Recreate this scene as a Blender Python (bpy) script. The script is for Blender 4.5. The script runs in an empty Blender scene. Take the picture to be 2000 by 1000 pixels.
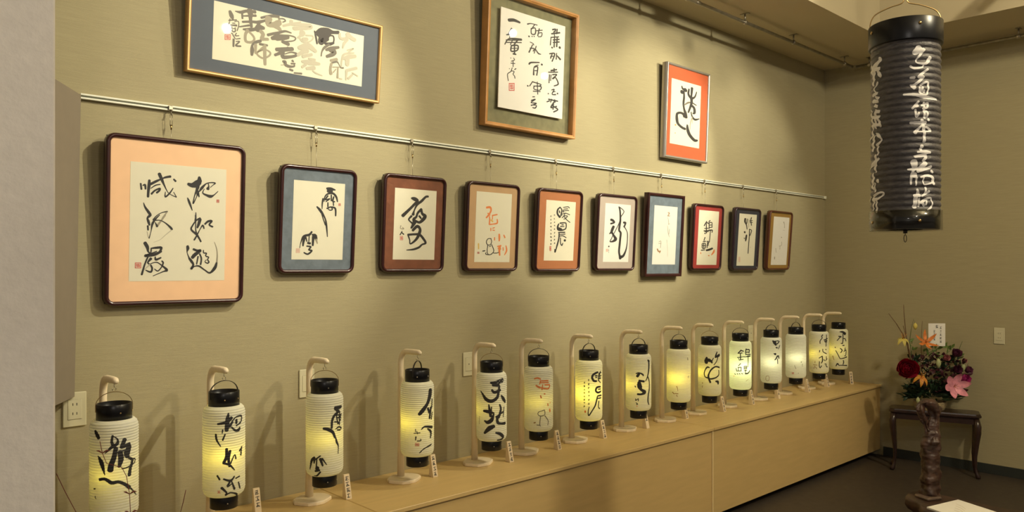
import bpy, math, random
from mathutils import Vector, Matrix, noise
S = bpy.context.scene
COL = S.collection
R = math.radians
# ---------------------------------------------------------------- camera, world, lights
CAM_Y, CAM_Z, YAW = -3.0, 1.53, 47.02      # the main wall is the plane Y = 0, running along X
cd = bpy.data.cameras.new('camera'); cam = bpy.data.objects.new('camera', cd); COL.objects.link(cam)
cam.location = (0, CAM_Y, CAM_Z); cam.rotation_euler = (R(90), 0, R(YAW - 90))
cd.sensor_width = 36; cd.lens = 27.0; cd.shift_y = 0.011; cd.clip_start = 0.05
S.camera = cam
S.view_settings.view_transform = 'Standard'; S.view_settings.look = 'None'
S.view_settings.exposure = 0.0; S.view_settings.gamma = 1.0; S.view_settings.use_curve_mapping = False
wd = bpy.data.worlds.new('room_fill'); S.world = wd; wd.use_nodes = True
wd.node_tree.nodes['Background'].inputs[0].default_value = (1.0, 0.86, 0.66, 1)
wd.node_tree.nodes['Background'].inputs[1].default_value = 0.20

def spot(x, y, z, tx, ty, tz, power, size, blend=.6, color=(1, .80, .52), rad=.03):
    l = bpy.data.lights.new('spot_light', 'SPOT'); l.energy = power; l.spot_size = R(size); l.spot_blend = blend
    l.color = color; l.shadow_soft_size = rad
    o = bpy.data.objects.new('spot_light', l); COL.objects.link(o); o.location = (x, y, z)
    o.rotation_euler = (Vector((tx, ty, tz)) - Vector((x, y, z))).to_track_quat('-Z', 'Y').to_euler()
def area(x, y, z, tx, ty, tz, sx, sy, power, color=(1, .85, .62)):
    l = bpy.data.lights.new('area_light', 'AREA'); l.shape = 'RECTANGLE'; l.size = sx; l.size_y = sy; l.energy = power; l.color = color
    o = bpy.data.objects.new('area_light', l); COL.objects.link(o); o.location = (x, y, z)
    o.rotation_euler = (Vector((tx, ty, tz)) - Vector((x, y, z))).to_track_quat('-Z', 'Y').to_euler()
WARM = (1, .925, .70)
SPOTS = [(2.45, -1.75, 3.29, 1.30, 0, 2.0, 190, 46), (3.60, -1.75, 3.27, 2.55, 0, 2.0, 92, 66), (4.25, -1.75, 3.27, 4.1, 0, 2.6, 62, 80),
         (4.71, -1.82, 3.01, 3.95, 0, 2.2, 165, 50), (5.5, -1.6, 3.27, 5.0, 0, 1.75, 62, 74), (2.25, -2.6, 2.80, 1.1, 0, 2.15, 26, 36)]
for q in SPOTS: spot(*q, .55, WARM, .028)
def point(x, y, z, power, rad, color=(1, .88, .62)):  # unseen fill lamps, added to brighten raised ceiling, floor and walls
    l = bpy.data.lights.new('fill_light', 'POINT'); l.energy = power; l.color = color; l.shadow_soft_size = rad
    o = bpy.data.objects.new('fill_light', l); COL.objects.link(o); o.location = (x, y, z)
point(3.6, -3.8, 3.75, 215, .12)
point(1.4, -4.6, 3.75, 70, .12, (1, .90, .74))
point(-.6, -4.0, 2.6, 44, .12, (1, .93, .86))  # added behind the camera to brighten the plaster partition

# ---------------------------------------------------------------- materials
MATS = {}
def mat(name, color, rough=.6, metal=0, bump=0, bscale=50, var=0, vscale=8, stretch=(1, 1, 1), spec=.5, coat=0, color2=None):
    if name in MATS: return MATS[name]
    m = bpy.data.materials.new(name); m.use_nodes = True; nt = m.node_tree; b = nt.nodes['Principled BSDF']
    b.inputs['Base Color'].default_value = (*color, 1); b.inputs['Roughness'].default_value = rough
    b.inputs['Metallic'].default_value = metal; b.inputs['Specular IOR Level'].default_value = spec
    b.inputs['Coat Weight'].default_value = coat; b.inputs['Coat Roughness'].default_value = .15
    if bump or var:
        tc = nt.nodes.new('ShaderNodeTexCoord'); mp = nt.nodes.new('ShaderNodeMapping'); mp.inputs['Scale'].default_value = stretch
        nt.links.new(tc.outputs['Object'], mp.inputs[0])
        if var:
            n = nt.nodes.new('ShaderNodeTexNoise'); n.inputs['Scale'].default_value = vscale; n.inputs['Detail'].default_value = 5
            nt.links.new(mp.outputs[0], n.inputs['Vector'])
            r = nt.nodes.new('ShaderNodeValToRGB'); r.color_ramp.elements[0].position = .3; r.color_ramp.elements[1].position = .7
            c2 = color2 or tuple(c * (1 - var) for c in color)
            r.color_ramp.elements[0].color = (*c2, 1)
            r.color_ramp.elements[1].color = (*(tuple(min(1, c * (1 + var * .5)) for c in color)), 1)
            nt.links.new(n.outputs['Fac'], r.inputs[0]); nt.links.new(r.outputs[0], b.inputs['Base Color'])
        if bump:
            n = nt.nodes.new('ShaderNodeTexNoise'); n.inputs['Scale'].default_value = bscale; n.inputs['Detail'].default_value = 4
            nt.links.new(mp.outputs[0], n.inputs['Vector'])
            bp = nt.nodes.new('ShaderNodeBump'); bp.inputs['Strength'].default_value = bump; bp.inputs['Distance'].default_value = .004
            nt.links.new(n.outputs['Fac'], bp.inputs['Height']); nt.links.new(bp.outputs[0], b.inputs['Normal'])
    MATS[name] = m; return m
def paper_mat(name, color, trans=.55):
    m = bpy.data.materials.new(name); m.use_nodes = True; nt = m.node_tree; nt.nodes.clear()
    o = nt.nodes.new('ShaderNodeOutputMaterial'); d = nt.nodes.new('ShaderNodeBsdfDiffuse'); t = nt.nodes.new('ShaderNodeBsdfTranslucent')
    tc = nt.nodes.new('ShaderNodeTexCoord'); n = nt.nodes.new('ShaderNodeTexNoise'); n.inputs['Scale'].default_value = 60
    mx = nt.nodes.new('ShaderNodeMixRGB'); mx.inputs[1].default_value = (*color, 1); mx.inputs[2].default_value = (*(c * .9 for c in color), 1)
    nt.links.new(tc.outputs['Object'], n.inputs['Vector']); nt.links.new(n.outputs['Fac'], mx.inputs[0])
    nt.links.new(mx.outputs[0], d.inputs[0]); nt.links.new(mx.outputs[0], t.inputs[0])
    s = nt.nodes.new('ShaderNodeMixShader'); s.inputs[0].default_value = trans
    nt.links.new(d.outputs[0], s.inputs[1]); nt.links.new(t.outputs[0], s.inputs[2]); nt.links.new(s.outputs[0], o.inputs[0])
    return m
def glass_mat(name, tint=(1, 1, 1), rough=.02, gain=1.0):
    m = bpy.data.materials.new(name); m.use_nodes = True; nt = m.node_tree; nt.nodes.clear()
    o = nt.nodes.new('ShaderNodeOutputMaterial'); t = nt.nodes.new('ShaderNodeBsdfTransparent'); g = nt.nodes.new('ShaderNodeBsdfGlossy')
    t.inputs[0].default_value = (*tint, 1); g.inputs['Roughness'].default_value = rough
    f = nt.nodes.new('ShaderNodeLayerWeight'); pw = nt.nodes.new('ShaderNodeMath'); pw.operation = 'POWER'; pw.inputs[1].default_value = 4.5
    nt.links.new(f.outputs['Facing'], pw.inputs[0]); f.inputs['Blend'].default_value = .5
    ml = nt.nodes.new('ShaderNodeMath'); ml.operation = 'MULTIPLY_ADD'; ml.inputs[1].default_value = .9; ml.inputs[2].default_value = .025 * gain
    s = nt.nodes.new('ShaderNodeMixShader'); nt.links.new(pw.outputs[0], ml.inputs[0]); nt.links.new(ml.outputs[0], s.inputs[0])
    nt.links.new(t.outputs[0], s.inputs[1]); nt.links.new(g.outputs[0], s.inputs[2]); nt.links.new(s.outputs[0], o.inputs[0])
    return m
def emit_mat(name, color, k):
    m = bpy.data.materials.new(name); m.use_nodes = True; b = m.node_tree.nodes['Principled BSDF']
    b.inputs['Emission Color'].default_value = (*color, 1); b.inputs['Emission Strength'].default_value = k; return m
WALL = mat('woven_wallcovering', (.395, .345, .21), .85, bump=.3, bscale=60, var=.07, vscale=16, stretch=(.5, .5, 14), spec=.2)
CEIL = mat('beige_ceiling', (.54, .47, .32), .9, bump=.15, bscale=120, spec=.2)
PLASTER = mat('grey_plaster', (.72, .68, .65), .9, bump=.5, bscale=45, var=.05, vscale=30, spec=.2)
FLOOR = mat('dark_floor', (.060, .047, .036), .5, bump=.08, bscale=30, var=.2, vscale=20, spec=.35)
BASEB = mat('black_green_baseboard', (.022, .026, .024), .5)
MAPLE = mat('maple_plywood', (.66, .47, .20), .38, var=.06, vscale=9, stretch=(.5, 4, 4), spec=.4)
PALEWOOD = mat('pale_wood', (.86, .72, .50), .5, var=.10, vscale=14, stretch=(1, 1, .4))
CARDWOOD = mat('card_wood', (.80, .65, .44), .6, var=.06, vscale=30, stretch=(1, 1, .2))
MAHOG = mat('dark_red_lacquer', (.038, .008, .009), .28, var=.3, vscale=12, coat=.3)
DARKWOOD = mat('dark_table_wood', (.030, .013, .010), .28, var=.35, vscale=14, coat=.3)
ROOTWOOD = mat('carved_root_wood', (.060, .027, .017), .5, bump=1.0, bscale=28, var=.55, vscale=16, coat=.08)
WHITE = mat('cream_paper', (.79, .75, .59), .8, var=.02, vscale=40)
WHITER = mat('white_paper', (.86, .83, .76), .8, var=.02, vscale=40)
BLACKCAP = mat('black_lacquer', (.006, .006, .008), .3, spec=.35)
RAILM = mat('white_rail_enamel', (.88, .88, .76), .4)
RAILG = mat('rail_groove', (.30, .31, .26), .5)
STEEL = mat('steel', (.42, .38, .30), .3, metal=1)
PIPE = mat('galvanised_pipe', (.46, .42, .34), .35, metal=.9, var=.3, vscale=20)
BRASS = mat('brass_wire', (.55, .38, .16), .28, metal=1)
BLACKWIRE = mat('black_wire', (.02, .017, .015), .35)
PLATE = mat('ivory_plate', (.62, .58, .40), .45)
SLOT = mat('socket_slot', (.01, .01, .01), .6)
GLASS = glass_mat('picture_glass')
INK = {k: mat('ink_' + n, c, .65) for k, n, c in [
    ('k', 'black', (.024, .022, .022)), ('D', 'deep_grey', (.065, .055, .05)), ('d', 'grey', (.17, .15, .12)), ('m', 'mid_grey', (.34, .30, .22)), ('l', 'pale_wash', (.50, .465, .36)),
    ('o', 'vermilion', (.80, .24, .07)), ('y', 'ochre', (.75, .50, .12)), ('b', 'brown', (.36, .20, .09)),
    ('S', 'seal_red', (.60, .12, .10)), ('s', 'seal_faded', (.72, .42, .34)), ('w', 'white', (.88, .85, .82))]}

# ---------------------------------------------------------------- mesh helpers
class MB:
    def __init__(s): s.v = []; s.f = []; s.sm = []; s.mi = []
    def add(s, vs, fs, smooth=False, mi=0, M=None):
        n = len(s.v)
        s.v += [tuple(M @ Vector(p)) if M else tuple(p) for p in vs]
        for f in fs: s.f.append(tuple(i + n for i in f)); s.sm.append(smooth); s.mi.append(mi)
        return s
    def box(s, x0, x1, y0, y1, z0, z1, mi=0, M=None, bev=0):
        if bev:
            b = bev; lv = []
            def ring(z, i): 
                return [(x0+i+b, y0+i, z), (x1-i-b, y0+i, z), (x1-i, y0+i+b, z), (x1-i, y1-i-b, z), (x1-i-b, y1-i, z), (x0+i+b, y1-i, z), (x0+i, y1-i-b, z), (x0+i, y0+i+b, z)]
            lv = ring(z0, b) + ring(z0+b, 0) + ring(z1-b, 0) + ring(z1, b)
            fs = [tuple(range(7, -1, -1)), tuple(range(24, 32))]
            for k in range(3):
                for j in range(8): fs.append((k*8+j, k*8+(j+1) % 8, k*8+8+(j+1) % 8, k*8+8+j))
            return s.add(lv, fs, False, mi, M)
        vs = [(x0, y0, z0), (x1, y0, z0), (x1, y1, z0), (x0, y1, z0), (x0, y0, z1), (x1, y0, z1), (x1, y1, z1), (x0, y1, z1)]
        return s.add(vs, [(0, 3, 2, 1), (4, 5, 6, 7), (0, 1, 5, 4), (1, 2, 6, 5), (2, 3, 7, 6), (3, 0, 4, 7)], False, mi, M)
    def lathe(s, prof, n=48, mi=0, M=None, smooth=True, cap=True):
        vs = [(r * math.cos(2*math.pi*j/n), r * math.sin(2*math.pi*j/n), z) for r, z in prof for j in range(n)]
        fs = [(k*n+j, k*n+(j+1) % n, (k+1)*n+(j+1) % n, (k+1)*n+j) for k in range(len(prof)-1) for j in range(n)]
        if cap:
            fs.append(tuple(range(n-1, -1, -1))); fs.append(tuple((len(prof)-1)*n+j for j in range(n)))
        return s.add(vs, fs, smooth, mi, M)
    def tube(s, pts, rad, n=10, mi=0, M=None, flat=None):
        pts = [Vector(p) for p in pts]; rads = rad if isinstance(rad, (list, tuple)) else [rad] * len(pts)
        vs = []; prev = None
        for i, p in enumerate(pts):
            t = (pts[min(i+1, len(pts)-1)] - pts[max(i-1, 0)]).normalized()
            if prev is None:
                a = Vector((0, 0, 1)) if abs(t.z) < .9 else Vector((1, 0, 0)); u = t.cross(a).normalized()
            else: u = (prev - t * prev.dot(t)).normalized()
            prev = u; w = t.cross(u)
            for j in range(n):
                an = 2*math.pi*j/n; vs.append(p + u*math.cos(an)*rads[i] + w*math.sin(an)*rads[i]*(flat or 1))
        fs = [(k*n+j, k*n+(j+1) % n, (k+1)*n+(j+1) % n, (k+1)*n+j) for k in range(len(pts)-1) for j in range(n)]
        fs.append(tuple(range(n-1, -1, -1))); fs.append(tuple((len(pts)-1)*n+j for j in range(n)))
        return s.add(vs, fs, True, mi, M)
    def strip(s, pts, side, w, th, mi=0):
        """flat band: pts path, side = unit vector across the band"""
        side = Vector(side); vs = []
        for i, p in enumerate(pts):
            p = Vector(p); t = (Vector(pts[min(i+1, len(pts)-1)]) - Vector(pts[max(i-1, 0)])).normalized(); nn = t.cross(side).normalized()
            vs += [p + side*w/2 + nn*th/2, p - side*w/2 + nn*th/2, p - side*w/2 - nn*th/2, p + side*w/2 - nn*th/2]
        fs = [(k*4+j, k*4+(j+1) % 4, k*4+4+(j+1) % 4, k*4+4+j) for k in range(len(pts)-1) for j in range(4)]
        fs += [(3, 2, 1, 0), tuple((len(pts)-1)*4+j for j in range(4))]
        return s.add(vs, fs, False, mi)
    def build(s, name, mats, parent=None, loc=None, rot=None):
        me = bpy.data.meshes.new(name); me.from_pydata(s.v, [], s.f)
        for m in (mats if isinstance(mats, (list, tuple)) else [mats]): me.materials.append(m)
        me.polygons.foreach_set('use_smooth', s.sm); me.polygons.foreach_set('material_index', s.mi); me.update()
        o = bpy.data.objects.new(name, me); COL.objects.link(o)
        if parent: o.parent = parent
        if loc is not None: o.location = loc
        if rot is not None: o.rotation_euler = rot
        return o
def tag(o, label=None, cat=None, group=None, kind=None):
    if label: o['label'] = label
    if cat: o['category'] = cat
    if group: o['group'] = group
    if kind: o['kind'] = kind
    return o
def empty(name, loc, rot=(0, 0, 0), **k):
    o = bpy.data.objects.new(name, None); COL.objects.link(o); o.location = loc; o.rotation_euler = rot; o.empty_display_size = .05
    return tag(o, **k)
def dup(root, loc, rotz=None, **k):
    r = root.copy(); COL.objects.link(r); r.location = loc
    if rotz is not None: r.rotation_euler = (0, 0, rotz)
    for ch in list(root.children):
        c = ch.copy(); COL.objects.link(c); c.parent = r
        for g in ch.children: d = g.copy(); COL.objects.link(d); d.parent = c
    return tag(r, **k)
def rotx(a): return Matrix.Rotation(R(a), 4, 'X')
def roty(a): return Matrix.Rotation(R(a), 4, 'Y')
def rotz(a): return Matrix.Rotation(R(a), 4, 'Z')
def T(x, y, z): return Matrix.Translation((x, y, z))

# brush strokes: "tone x y w x y w ...;..." in tenths of a millimetre on the sheet
def cat_rom(P, step):
    if len(P) == 1: x, y, w = P[0]; P = [(x, y - w * .18, w), (x, y + w * .18, w)]
    out = []
    for i in range(len(P) - 1):
        p0, p1, p2, p3 = P[max(i-1, 0)], P[i], P[i+1], P[min(i+2, len(P)-1)]
        L = math.hypot(p2[0]-p1[0], p2[1]-p1[1]); n = max(2, int(L / step))
        for k in range(n):
            t = k / n
            q = []
            for c in range(3):
                a, b, d, e = p0[c], p1[c], p2[c], p3[c]
                q.append(.5*(2*b + (d-a)*t + (2*a-5*b+4*d-e)*t*t + (3*b-a-3*d+e)*t**3))
            q[2] = max(q[2], min(p1[2], p2[2]) * .8); out.append(tuple(q))
    out.append(P[-1]); return out
def ribbon(P, step=.0015, across=2):
    """returns rows of (x,y) points across the stroke"""
    C = cat_rom(P, step); n = len(C)
    def tan(i):
        a, b = C[max(i-1, 0)], C[min(i+1, n-1)]; dx, dy = b[0]-a[0], b[1]-a[1]; l = math.hypot(dx, dy) or 1; return dx/l, dy/l
    rows = []
    tx, ty = tan(0); x, y, w = C[0]
    for d, k in ((.36, .25), (.30, .6), (.18, .85)): rows.append((x-tx*w*d, y-ty*w*d, tx, ty, w*k))
    for i in range(n): tx, ty = tan(i); rows.append((C[i][0], C[i][1], tx, ty, C[i][2] * (1 + .05*math.sin(i*1.9))))
    x, y, w = C[-1]
    for d, k in ((.18, .85), (.30, .6), (.36, .25)): rows.append((x+tx*w*d, y+ty*w*d, tx, ty, w*k))
    return [[(x - ty*w*(j/across-.5), y + tx*w*(j/across-.5)) for j in range(across+1)] for x, y, tx, ty, w in rows]
def write_on(name, data, kx, place, parent, step=.002, across=2):
    """brush writing as thin raised ink; place(x, y, lift) maps sheet coordinates to local 3-D"""
    mb = MB(); keys = []; lift = 0
    seals = MB(); skeys = []
    for st in data.split(';'):
        t = st[0]; n = [float(q) * 1e-4 for q in st[1:].split()]
        P = [(n[i], n[i+1], n[i+2]) for i in range(0, len(n), 3)]
        lift += 1.2e-5
        if t in 'Ss':
            # a seal: square frame with carved strokes inside
            if t not in skeys: skeys.append(t)
            cx_ = sum(p[0] for p in P)/4; cy_ = sum(p[1] for p in P)/4
            def q(u, v): # bilinear in the quad
                a, b, c, d = P
                return ((a[0]*(1-u)+b[0]*u)*(1-v)+(d[0]*(1-u)+c[0]*u)*v, (a[1]*(1-u)+b[1]*u)*(1-v)+(d[1]*(1-u)+c[1]*u)*v)
            bars = [(0, 0, 1, .12), (0, .88, 1, 1), (0, 0, .12, 1), (.88, 0, 1, 1), (.2, .22, .8, .34), (.2, .44, .8, .54), (.2, .64, .8, .76), (.44, .2, .56, .8), (.2, .2, .3, .6), (.7, .4, .8, .8)]
            for u0, v0, u1, v1 in bars:
                vs = [place(*q(u0, v0), lift), place(*q(u1, v0), lift), place(*q(u1, v1), lift), place(*q(u0, v1), lift)]
                seals.add(vs, [(0, 1, 2, 3)], False, skeys.index(t)); lift += 5e-7
            continue
        if t not in keys: keys.append(t)
        P = [(x*kx, y, w) for x, y, w in P]
        rows = ribbon(P, step, across); vs = []
        for row in rows: vs += [place(x/kx, y, lift) for x, y in row]
        m = across + 1
        mb.add(vs, [(i*m+j, i*m+j+1, (i+1)*m+j+1, (i+1)*m+j) for i in range(len(rows)-1) for j in range(across)], True, keys.index(t))
    o = mb.build(name, [INK[k] for k in keys], parent) if keys else None
    if skeys: 
        so = seals.build('seal', [INK[k] for k in skeys], parent); tag(so, label='small red carved seal print')
    return o
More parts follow.
